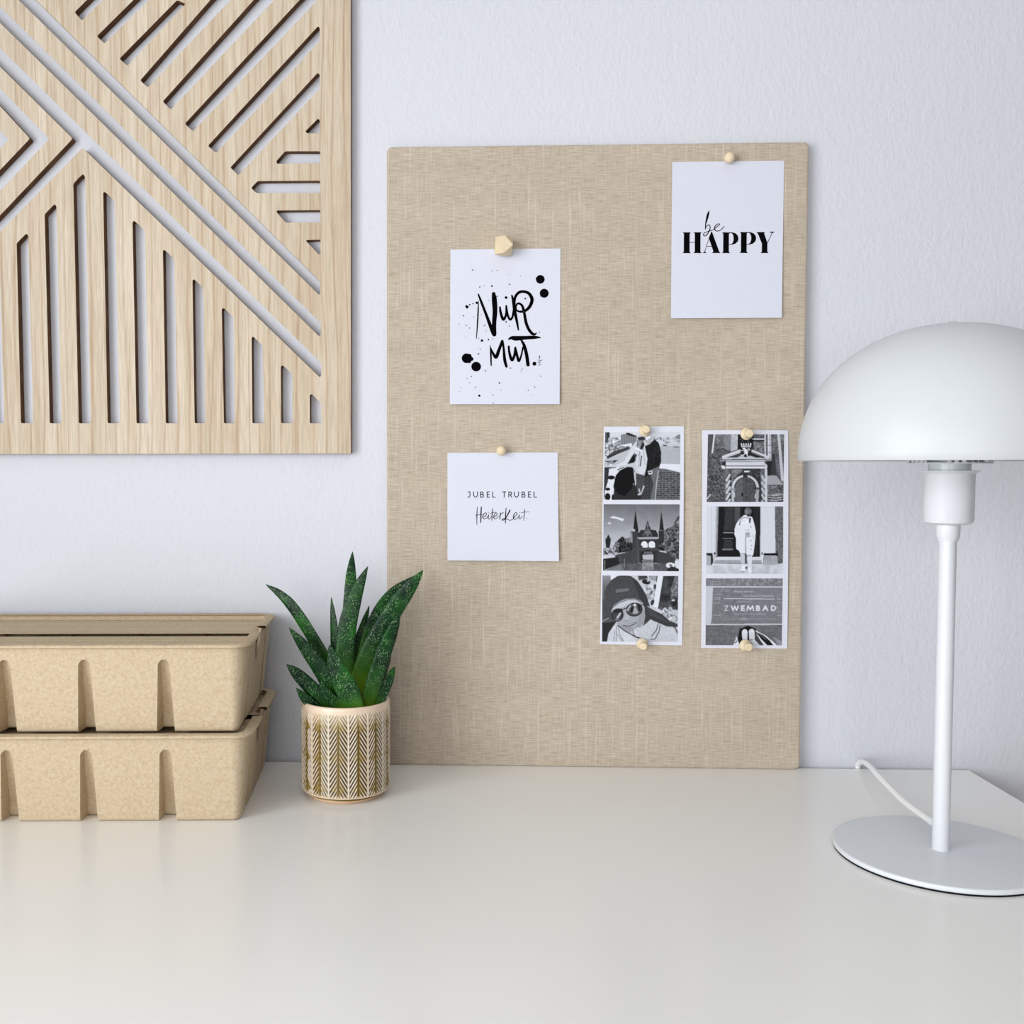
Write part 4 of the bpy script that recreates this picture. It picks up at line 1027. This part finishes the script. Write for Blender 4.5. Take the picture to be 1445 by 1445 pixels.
def pic_portal():
    p = Pic(1445, 1217, 120); al = np.ones_like(p.xx, bool)
    p.put(al, 108); p.noise(al, 34, 18); p.noise(al, 20, 90)
    p.poly([(100, 80), (240, 80), (190, 400), (120, 480), (100, 700)], 70, 0.7); p.poly([(220, 85), (245, 85), (205, 390), (180, 400)], 225)
    p.poly([(130, 480), (260, 350), (370, 315), (470, 380), (400, 650), (400, 1170), (100, 1170)], 84, 0.75); p.noise(p.pmask([(130, 400), (420, 400), (400, 1170), (100, 1170)]), 46, 16); p.line([(245, 360), (360, 315), (470, 380)], 9, 30)
    p.poly([(500, 90), (610, 90), (600, 330), (490, 370)], 186); p.noise(p.pmask([(500, 90), (610, 90), (600, 330), (490, 370)]), 18, 20); p.poly([(390, 90), (500, 90), (490, 350), (400, 330)], 140, 0.7)
    p.poly([(610, 90), (840, 90), (840, 330), (610, 330)], 26); p.blobs((650, 120, 790, 230), 14, 14, 50, 130)
    p.line([(840, 165), (1030, 165)], 20, 228); p.line([(845, 192), (1030, 192)], 16, 16); p.noise(p.pmask([(850, 210), (1030, 210), (1030, 380), (850, 330)]), 50, 18); p.line([(850, 90), (850, 330)], 10, 30)
    for x, g, w in ((1045, 215, 26), (1075, 50, 10), (1100, 226, 30), (1135, 210, 20), (1150, 40, 12), (1260, 206, 44)): p.line([(x, 90), (x + (60 if x > 1200 else 0), 470 if x < 1200 else 820)], w, g)
    for y in (170, 265, 380): p.line([(1040, y), (1140, y)], 8, 120)
    p.poly([(1150, 400), (1200, 400), (1220, 740), (1120, 740)], 60); p.poly([(1060, 520), (1150, 520), (1130, 760), (1060, 760)], 40)
    # pediment
    p.poly([(345, 440), (650, 330), (700, 370), (430, 462), (1060, 462), (790, 350), (820, 330), (1110, 445), (1110, 490), (360, 490)], 206)
    p.poly([(430, 462), (660, 385), (660, 440), (600, 462)], 66); p.poly([(800, 385), (1040, 468), (880, 462), (800, 440)], 40); p.poly([(590, 465), (660, 430), (800, 430), (900, 465)], 190); p.line([(360, 450), (650, 345)], 9, 240); p.line([(810, 345), (1100, 455)], 9, 236)
    p.poly([(310, 500), (1150, 488), (1150, 505), (1060, 520), (320, 522)], 150); p.line([(400, 495), (1060, 492)], 9, 40)
    p.poly([(415, 505), (1030, 500), (1040, 640), (410, 640)], 216); p.line([(420, 525), (1030, 522)], 22, 160); p.line([(415, 598), (1035, 598)], 12, 70); p.line([(415, 620), (1050, 620)], 18, 232)
    p.poly([(330, 590), (400, 590), (400, 650), (350, 640)], 226); p.poly([(360, 540), (410, 520), (410, 600), (370, 590)], 40); p.poly([(1040, 560), (1075, 580), (1075, 640), (1040, 640)], 220)
    # crest with a small crown and a rampant beast
    for k in range(5): p.line([(675 + k * 32, 292), (662 + k * 38, 240)], 22, 226)
    p.line([(670, 285), (800, 285)], 14, 190); p.poly([(650, 300), (830, 300), (820, 420), (735, 460), (650, 420)], 40)
    p.ell(705, 320, 24, 18, 235); p.ell(735, 365, 30, 48, 230, -0.4); p.line([(700, 350), (660, 350)], 16, 226); p.line([(720, 395), (690, 430), (660, 425)], 17, 228); p.line([(750, 400), (760, 440)], 17, 226); p.line([(760, 370), (800, 340), (780, 310), (770, 340)], 10, 205); p.line([(750, 340), (790, 320)], 12, 220)
    # door
    p.poly([(490, 640), (960, 640), (990, 1175), (440, 1175)], 58); p.poly([(500, 650), (690, 650), (560, 790), (500, 900)], 120); p.noise(p.pmask([(480, 650), (960, 650), (960, 900), (480, 900)]), 26, 22)
    p.ell(722, 960, 222, 220, 205); p.ell(722, 962, 180, 190, 60); p.poly([(500, 960), (545, 960), (545, 1175), (500, 1175)], 190); p.poly([(895, 960), (945, 960), (935, 1175), (885, 1175)], 168)
    d = p.emask(720, 965, 165, 180) | p.pmask([(555, 960), (880, 960), (870, 1175), (555, 1175)]); p.put(d, 74); 
    for x in range(560, 880, 30): p.put(d & p.lmask([(x, 780), (x, 1180)], 10), 104 if x % 60 else 46, 0.8)
    p.noise(d, 18, 20); p.put(d & p.pmask([(560, 800), (690, 760), (690, 1175), (560, 1175)]), 130, 0.35)
    p.ell(672, 1058, 14, 30, 16); p.line([(530, 900), (590, 800), (680, 768)], 8, 238); p.poly([(680, 650), (770, 650), (760, 770), (690, 770)], 50); p.poly([(705, 672), (795, 672), (785, 700), (705, 700)], 226)
    p.line([(545, 975), (470, 975)], 34, 170); p.line([(545, 970), (470, 970)], 8, 60); p.line([(870, 955), (945, 955)], 20, 40); p.line([(870, 980), (950, 980)], 14, 100)
    for x, g in ((440, 208), (1000, 196)):
        for k in range(5): p.line([(x - 28 + (20 if x > 700 else 30), 760 + 100 * k), (x + 34 - (8 if x > 700 else 30), 830 + 100 * k)] if x > 700 else [(x + 34, 740 + 100 * k), (x - 18, 830 + 100 * k)], 34, g)
    p.line([(1055, 660), (1055, 1170)], 40, 214); p.noise(p.pmask([(1030, 660), (1080, 660), (1080, 1170), (1030, 1170)]), 12, 20)
    p.poly([(1075, 750), (1220, 750), (1330, 900), (1080, 900)], 168); p.line([(1080, 906), (1335, 906)], 12, 44); p.noise(p.pmask([(1080, 910), (1335, 910), (1335, 1172), (1080, 1172)]), 46, 20)
    for y in (1060, 1100, 1140): p.line([(1090, y), (1200, y + 14), (1335, y - 6)], 10, 214)
    p.line([(105, 1130), (160, 1060)], 14, 230); p.line([(170, 895), (300, 885)], 10, 40)
    return p
def pic_doorstep():
    p = Pic(1445, 1195, 228); al = np.ones_like(p.xx, bool)
    p.put(al, 224); p.line([(185, 50), (185, 800)], 8, 200); p.line([(250, 50), (235, 820)], 18, 205)
    p.poly([(265, 50), (295, 50), (285, 860), (245, 880)], 148)
    p.poly([(295, 52), (962, 52), (955, 858), (270, 858)], 26)
    p.poly([(395, 60), (640, 60), (640, 440), (380, 440)], 56); p.noise(p.pmask([(395, 60), (640, 60), (640, 440), (380, 440)]), 8, 50); p.poly([(555, 60), (640, 60), (640, 300), (555, 300)], 80); p.line([(525, 60), (520, 440)], 10, 34)
    p.line([(372, 472), (525, 472)], 14, 160); p.line([(362, 566), (525, 566)], 12, 130); p.line([(395, 604), (500, 604)], 10, 130); p.poly([(370, 620), (520, 620), (515, 730), (365, 730)], 52); p.line([(358, 742), (515, 742)], 18, 140)
    p.poly([(850, 60), (950, 60), (945, 850), (850, 850)], 34); p.line([(905, 60), (900, 850)], 8, 54)
    w = p.pmask([(1195, 52), (1330, 52), (1325, 965), (1245, 975), (1205, 800)]); p.put(w, 120); p.noise(w, 40, 16)
    brick(p, w, 22, 60, 60, 7, 0.6)
    p.poly([(965, 50), (1195, 50), (1205, 800), (965, 850)], 224); p.line([(968, 60), (962, 850)], 12, 190)
    p.poly([(98, 800), (195, 800), (195, 845), (98, 840)], 34); p.poly([(98, 842), (170, 842), (170, 998), (98, 995)], 176); p.poly([(170, 840), (200, 830), (205, 960), (170, 1000)], 40); p.ell(230, 808, 14, 22, 60); p.poly([(205, 840), (235, 830), (240, 970), (205, 960)], 200)
    p.poly([(1015, 805), (1240, 800), (1245, 840), (1020, 840)], 16); p.poly([(1025, 842), (1240, 842), (1240, 990), (1030, 990)], 170); p.noise(p.pmask([(1025, 842), (1240, 842), (1240, 990), (1030, 990)]), 10, 40); p.ell(990, 808, 12, 20, 60); p.line([(1020, 850), (1015, 970)], 9, 90)
    p.poly([(275, 862), (955, 862), (985, 910), (245, 912)], 220); p.poly([(240, 912), (985, 910), (985, 968), (225, 968)], 164); p.noise(p.pmask([(240, 912), (985, 910), (985, 968), (225, 968)]), 10, 40); p.line([(225, 970), (1020, 972)], 7, 110)
    g = p.pmask([(92, 1000), (1330, 985), (1330, 1140), (92, 1140)]); p.put(g, 206); p.noise(g, 20, 60)
    # person in a long pale coat
    p.poly([(700, 190), (800, 195), (840, 240), (870, 350), (888, 440), (885, 540), (875, 640), (850, 830), (825, 850), (745, 840), (735, 808), (640, 808), (620, 760), (575, 735), (570, 560), (545, 500), (548, 420), (575, 330), (625, 260)], 236)
    p.ell(765, 130, 58, 62, 104); p.noise(p.emask(765, 130, 60, 64), 20, 18); p.ell(745, 150, 30, 44, 130); p.poly([(740, 170), (815, 175), (810, 215), (750, 210)], 60)
    p.line([(640, 260), (700, 230), (790, 240)], 9, 120); p.poly([(785, 235), (815, 240), (800, 325), (780, 310)], 56); p.noise(p.pmask([(660, 210), (820, 210), (810, 320), (660, 320)]), 24, 20); p.line([(640, 280), (628, 350)], 12, 70); p.line([(600, 400), (600, 440)], 7, 190)
    p.poly([(720, 480), (790, 470), (800, 540), (725, 550)], 176); p.line([(722, 485), (785, 470)], 8, 120); p.line([(715, 430), (790, 432)], 8, 170); p.line([(725, 550), (730, 800)], 12, 120); p.line([(840, 500), (860, 570)], 8, 160)
    for q in ((812, 600), (822, 680), (812, 380), (818, 740)): p.ell(*q, 7, 12, 130)
    p.poly([(640, 808), (715, 815), (715, 960), (665, 980), (640, 900)], 204); p.poly([(750, 845), (828, 848), (825, 1020), (765, 1020)], 226); p.line([(765, 836), (815, 836)], 8, 80); p.poly([(715, 830), (748, 840), (750, 960), (715, 960)], 80)
    p.poly([(670, 985), (720, 980), (725, 1060), (700, 1100), (650, 1085)], 240); p.line([(660, 1098), (712, 1105)], 10, 60); p.poly([(765, 1025), (822, 1025), (825, 1125), (770, 1125)], 240); p.poly([(725, 1020), (762, 1020), (745, 1060), (725, 1050)], 70); p.line([(828, 1030), (830, 1120)], 6, 150)
    return p
def pic_plaque():
    p = Pic(1445, 1229, 130); al = np.ones_like(p.xx, bool)
    t = p.pmask([(85, 60), (1330, 60), (1330, 195), (85, 195)]); p.put(t, 138); p.noise(t, 30, 24)
    for y in (100, 140, 182): p.line([(90, y), (1325, y + 4)], 7, 92, 0.6)
    for x in range(110, 1320, 120): p.line([(x, 70), (x + 4, 190)], 7, 96, 0.6)
    p.line([(90, 203), (1325, 206)], 22, 205)
    p.poly([(90, 215), (205, 215), (185, 740), (165, 805), (90, 805)], 206)
    b = p.pmask([(205, 217), (1320, 217), (1318, 800), (170, 800), (190, 740)]); p.put(b, 124); p.noise(b, 13, 20); p.put(b & (p.X > 800), 136, 0.4)
    p.line([(95, 812), (1318, 806)], 22, 205)
    f = p.pmask([(90, 826), (1316, 820), (1312, 1150), (88, 1150)]); p.put(f, 112); p.noise(f, 15, 24); p.line([(95, 834), (380, 828)], 8, 60); p.line([(1240, 830), (1310, 832)], 8, 50)
    for y in (880, 940, 1000, 1060, 1110): p.line([(95, y), (560, y + 5)], 6, 92, 0.5); p.line([(960, y), (1310, y)], 6, 96, 0.5)
    for x in range(120, 560, 90): p.line([(x, 860), (x + 6, 1140)], 6, 92, 0.4)
    # worn smaller lines of the plaque
    def squiggle(x0, x1, y, h, g, al):
        x = x0
        while x < x1:
            w = 8 + 14 * rng.random(); p.line([(x, y - h * rng.random()), (x + w * 0.4, y + h * 0.5), (x + w, y - h * 0.3 * rng.random())], 7, g, al); x += w + 6
    squiggle(535, 840, 280, 30, 200, 0.75); squiggle(690, 1190, 350, 34, 196, 0.7); squiggle(590, 830, 445, 24, 186, 0.6); squiggle(540, 1050, 640, 36, 180, 0.55); squiggle(380, 1230, 722, 26, 176, 0.4); squiggle(390, 470, 265, 26, 190, 0.5); squiggle(650, 760, 722, 26, 200, 0.6)
    p.line([(395, 392), (1195, 402)], 12, 216)
    for a, w in zip(caps_line('ZWEMBAD', [(392, 450), (500, 612), (660, 716), (752, 858), (898, 962), (1010, 1084), (1140, 1212)], 510, 584, 1, 0.0), [11] * 3 + [20] * 60): p.line([q[:2] for q in a], w, 232)
    p.line([(1240, 520), (1240, 550)], 8, 200)
    for q in ([(220, 325), (350, 325)], [(220, 380), (300, 378)], [(220, 405), (300, 402)], [(215, 465), (320, 462)], [(1230, 335), (1315, 335)], [(1230, 408), (1315, 408)], [(1235, 460), (1315, 460)], [(1235, 600), (1315, 600)], [(1240, 665), (1315, 665)], [(210, 660), (330, 658)]): p.line(q, 9, 196, 0.8)
    p.line([(300, 378), (325, 392), (300, 404)], 9, 205); p.line([(345, 290), (340, 250), (380, 230)], 8, 190, 0.7); p.line([(1230, 370), (1260, 400), (1290, 360)], 8, 190, 0.7); p.line([(390, 590), (430, 790)], 7, 160, 0.4)
    # shoes and trouser legs at the lower edge
    p.poly([(640, 880), (770, 830), (900, 880), (900, 1145), (600, 1145), (620, 960)], 26)
    p.poly([(535, 1148), (585, 998), (640, 1148)], 236); p.line([(560, 1110), (595, 1080)], 14, 40); p.ell(578, 1058, 8, 10, 60)
    p.ell(718, 950, 48, 66, 232); p.poly([(672, 950), (766, 950), (760, 1145), (690, 1145)], 224)
    p.ell(830, 940, 48, 62, 230); p.poly([(784, 940), (880, 940), (880, 1050), (960, 1146), (800, 1146)], 216); p.line([(805, 1060), (850, 1055)], 10, 60); p.line([(815, 1095), (860, 1110)], 9, 150)
    p.poly([(885, 900), (960, 940), (1050, 985), (1190, 1100), (1240, 1148), (1010, 1148)], 236); p.poly([(900, 930), (1020, 985), (1120, 1070), (1180, 1148), (1085, 1148), (980, 1040)], 26); p.line([(960, 970), (1060, 1050)], 12, 110)
    p.poly([(880, 960), (960, 1050), (1030, 1148), (960, 1130), (880, 1060)], 70); p.poly([(1180, 1010), (1312, 1075), (1312, 1148), (1260, 1148)], 150)
    return p

def print_mesh(pic, quad, aff, parent, lift, label):
    """quad: the picture's four corners in art units (tl, tr, br, bl)"""
    pic.finish()
    nx, nz = 156, 142
    tl, tr, br, bl = [np.array(q, float) for q in quad]
    u, v = np.meshgrid(np.linspace(0, 1, nx + 1), np.linspace(0, 1, nz + 1))
    u, v = u.ravel()[:, None], v.ravel()[:, None]
    Q = (tl * (1 - u) + tr * u) * (1 - v) + (bl * (1 - u) + br * u) * v
    a, b, c, d, e, f = aff
    X = (a * Q[:, 0] + b * Q[:, 1] + c) * 1e-3; Z = (d * Q[:, 0] + e * Q[:, 1] + f) * 1e-3
    Y = np.array([-lift(z) - 0.00012 for z in Z])
    g = pic.sample(Q[:, 0], Q[:, 1]) / 255.0
    lin = np.where(g <= 0.04045, g / 12.92, ((g + 0.055) / 1.055) ** 2.4)
    lin = 0.003 + lin * 0.86
    col = np.stack([lin * 0.93, lin * 0.965, lin * 1.06, np.ones_like(lin)], 1).astype(np.float32)
    i = np.arange(nz)[:, None] * (nx + 1) + np.arange(nx)[None, :]
    F = np.stack([i, i + nx + 1, i + nx + 2, i + 1], -1).reshape(-1, 4)
    o = pydata('photo_print', list(zip(X.tolist(), Y.tolist(), Z.tolist())), F.tolist(), M_PRINT, parent)
    at = o.data.color_attributes.new('tone', 'FLOAT_COLOR', 'POINT')
    at.data.foreach_set('color', col.ravel())
    o['label'] = label
def bow(h): return lambda z: 0.0008 + 0.0016 * max(0.0, 1 - (2 * z / h) ** 2)
lift = bow(0.2107)
c = place_card('photo_strip', (0.176, 0, 0.2257), 'left strip of three black-and-white photos, its lowest a selfie in a knitted hat', 'photo strip', 0, 'photo strips on the pinboard')
paper('photo_paper', 0, 0, [(-37.74, 105.1), (38.67, 105.58), (39.05, -105.58), (-39.98, -105.1)], M_PHOTO_PAPER, c, lift)
print_mesh(pic_cow(), [(128, 165), (1352, 172), (1330, 1280), (85, 1268)], [0.05837, 0.0012, -43.96283, 0.00069, -0.05875, 109.32225], c, lift, 'black-and-white photo of two people beside a spotted cow statue')
print_mesh(pic_gate(), [(85, 66), (1322, 84), (1296, 1174), (60, 1150)], [0.05853, 0.00121, -42.54434, 0.00088, -0.05908, 34.47499], c, lift, 'black-and-white photo of a water gate with two pointed towers')
print_mesh(pic_selfie(), [(110, 72), (1346, 95), (1326, 1172), (92, 1156)], [0.05869, 0.00121, -44.64667, 0.00104, -0.05939, -33.98473], c, lift, 'black-and-white selfie in hat and sunglasses')
lift = bow(0.2096)
c = place_card('photo_strip', (0.2733, 0, 0.2225), 'right strip of three black-and-white photos, its lowest a plaque reading ZWEMBAD', 'photo strip', 0, 'photo strips on the pinboard')
paper('photo_paper', 0, 0, [(-41.42, 104.83), (39.76, 104.72), (41.84, -104.72), (-40.18, -104.83)], M_PHOTO_PAPER, c, lift)
print_mesh(pic_portal(), [(128, 90), (1350, 92), (1332, 1173), (100, 1178)], [0.05885, 0.00071, -43.50065, 0.0, -0.0595, 106.19521], c, lift, 'black-and-white photo of an old arched doorway under a pediment')
print_mesh(pic_doorstep(), [(98, 50), (1330, 50), (1328, 1132), (92, 1132)], [0.05901, 0.00071, -42.76432, 0.00017, -0.05981, 34.99323], c, lift, 'black-and-white photo of a person in a pale coat at a dark door')
print_mesh(pic_plaque(), [(92, 68), (1322, 70), (1315, 1146), (88, 1146)], [0.05915, 0.00071, -42.05943, 0.00034, -0.06011, -33.16835], c, lift, 'black-and-white photo of a ground plaque and white shoes')

# ----------------------------------------------------------------- pins
GP = 'raw wood push pins on the pinboard'
def pin_root(x, z, label, rot=(0, 0, 0)):
    o = empty('push_pin', (x, board_y(z), z), rot)
    bm = bmesh.new()
    bmesh.ops.create_cone(bm, cap_ends=True, segments=8, radius1=0.0005, radius2=0.0002, depth=0.006, matrix=Matrix.Translation((0, 0.001, 0)) @ Matrix.Rotation(-PI / 2, 4, 'X'))
    obj('needle', bm, M_STEEL, o)
    return tag(o, label, 'push pin', GP)
def to_front(bm):  # lathe axis z -> -y
    for v in bm.verts: v.co = Vector((v.co.x, -v.co.z, v.co.y))
def ball_pin(x, z, r, label):
    o = pin_root(x, z, label)
    bm = bmesh.new(); lathe(bm, [(0, 0.0022), (r * 0.45, 0.0022 + r * 0.09)] + [(r * math.cos(a), 0.0022 + r + r * math.sin(a)) for a in [-1.05 + k * (1.05 + PI / 2) / 18 for k in range(18)]] + [(0, 0.0022 + 2 * r)], 40); to_front(bm)
    obj('pin_head', bm, M_PINWOOD, o, smooth=True)
def knob_pin(x, z, label, rx, rz, s=1.0):
    o = pin_root(x, z, label, (rx, 0, rz))
    bm = bmesh.new()
    prof = [(0, 0.0026), (0.0046, 0.0026), (0.0054, 0.0032), (0.0055, 0.0044), (0.0049, 0.0054), (0.0036, 0.0066), (0.0031, 0.0085), (0.0031, 0.0100), (0.0034, 0.0115), (0.0036, 0.0126), (0.0034, 0.0133), (0.0027, 0.0136), (0.0012, 0.0134), (0, 0.0134)]
    lathe(bm, [(r * s, 0.0026 + (q - 0.0026) * s) for r, q in prof], 36); to_front(bm)
    h = obj('pin_head', bm, M_PINWOOD, o, smooth=True); h.data.set_sharp_from_angle(angle=math.radians(55))
ball_pin(0.2532, 0.5829, 0.0050, 'round wooden push pin holding the be HAPPY card')
ball_pin(0.0400, 0.3077, 0.0048, 'round wooden push pin holding the square JUBEL TRUBEL card')
knob_pin(0.1768, 0.3263, 'knob-shaped wooden push pin at the top of the left photo strip', -0.12, 0.0)
knob_pin(0.2728, 0.3236, 'knob-shaped wooden push pin at the top of the right photo strip', -0.02, 0.05, 1.06)
knob_pin(0.1766, 0.1221, 'knob-shaped wooden push pin at the bottom of the left photo strip', 0.10, -0.05)
knob_pin(0.2740, 0.1212, 'knob-shaped wooden push pin at the bottom of the right photo strip', 0.02, 0.10, 1.06)
# faceted pin
o = pin_root(0.0411, 0.5016, 'faceted wooden push pin holding the NUR MUT card')
bm = bmesh.new()
R = 0.0082
bmesh.ops.create_cube(bm, size=2 * R)
# cut the corners off a cube (a cuboctahedral bead)
for sx in (-1, 1):
    for sy in (-1, 1):
        for sz in (-1, 1):
            nrm = Vector((sx, sy, sz)).normalized()
            r = bmesh.ops.bisect_plane(bm, geom=bm.verts[:] + bm.edges[:] + bm.faces[:], plane_co=nrm * R * 1.16, plane_no=nrm, clear_outer=True)
            es = [e for e in r['geom_cut'] if isinstance(e, bmesh.types.BMEdge)]
            if es: bmesh.ops.edgeloop_fill(bm, edges=es)
bmesh.ops.bevel(bm, geom=bm.edges[:], offset=0.0003, segments=1, affect='EDGES')
bmesh.ops.transform(bm, matrix=Matrix.Translation((0, -R - 0.0026, 0)) @ Matrix.Rotation(0.06, 4, 'Y') @ Matrix.Rotation(0.05, 4, 'Z'), verts=bm.verts)
obj('pin_head', bm, M_PINWOOD, o)
# ----------------------------------------------------------------- camera
cd = bpy.data.cameras.new('camera'); cam = bpy.data.objects.new('camera', cd); COL.objects.link(cam)
cd.sensor_width = 36.0; cd.lens = 36.0 * 1447.72 / 1445.0
cd.shift_x = (722.5 - 590.17) / 1445.0
cd.clip_start = 0.01
yaw, pitch, roll = 0.04028, -0.04438, 0.00054
f = Vector((-math.sin(yaw) * math.cos(pitch), math.cos(yaw) * math.cos(pitch), math.sin(pitch)))
r = Vector((math.cos(yaw), math.sin(yaw), 0)); u = r.cross(f)
r2 = r * math.cos(roll) + u * math.sin(roll); u2 = u * math.cos(roll) - r * math.sin(roll)
M = Matrix.Identity(4)
for i in range(3): M[i][0], M[i][1], M[i][2] = r2[i], u2[i], -f[i]
M.translation = (0.0, -1.00818, 0.29253)
cam.matrix_world = M
SC.camera = cam

# ----------------------------------------------------------------- daylight
w = bpy.data.worlds.new('world'); SC.world = w; w.use_nodes = True
w.node_tree.nodes['Background'].inputs['Color'].default_value = (0.82, 0.9, 1.0, 1)
w.node_tree.nodes['Background'].inputs['Strength'].default_value = 1.0
def daylight(name, loc, rot, sx, sy, power, color):
    l = bpy.data.lights.new(name, 'AREA'); l.shape = 'RECTANGLE'; l.size = sx; l.size_y = sy
    l.energy = power; l.color = color
    o = bpy.data.objects.new(name, l); o.location = loc; o.rotation_euler = rot; COL.objects.link(o)
# each one fills a window opening, just inside the frame
daylight('window_daylight', (XL - 0.02, (WL[0] + WL[1]) / 2, (WL[2] + WL[3]) / 2), (0, -PI / 2, 0), WL[3] - WL[2], WL[1] - WL[0], P_LEFT, (0.96, 0.98, 1.0))
daylight('window_daylight', ((WF[0] + WF[1]) / 2, YB - 0.02, (WF[2] + WF[3]) / 2), (PI / 2, 0, 0), WF[1] - WF[0], WF[3] - WF[2], P_FRONT, (1.0, 0.99, 0.98))

vs = SC.view_settings
SC.display_settings.display_device = 'sRGB'
vs.view_transform = 'Standard'; vs.look = 'None'; vs.gamma = 1.0; vs.use_curve_mapping = False
vs.exposure = EXPO
SC.cycles.use_denoising = True
SC.cycles.max_bounces = 10; SC.cycles.diffuse_bounces = 6
SC.cycles.sample_clamp_indirect = 4.0
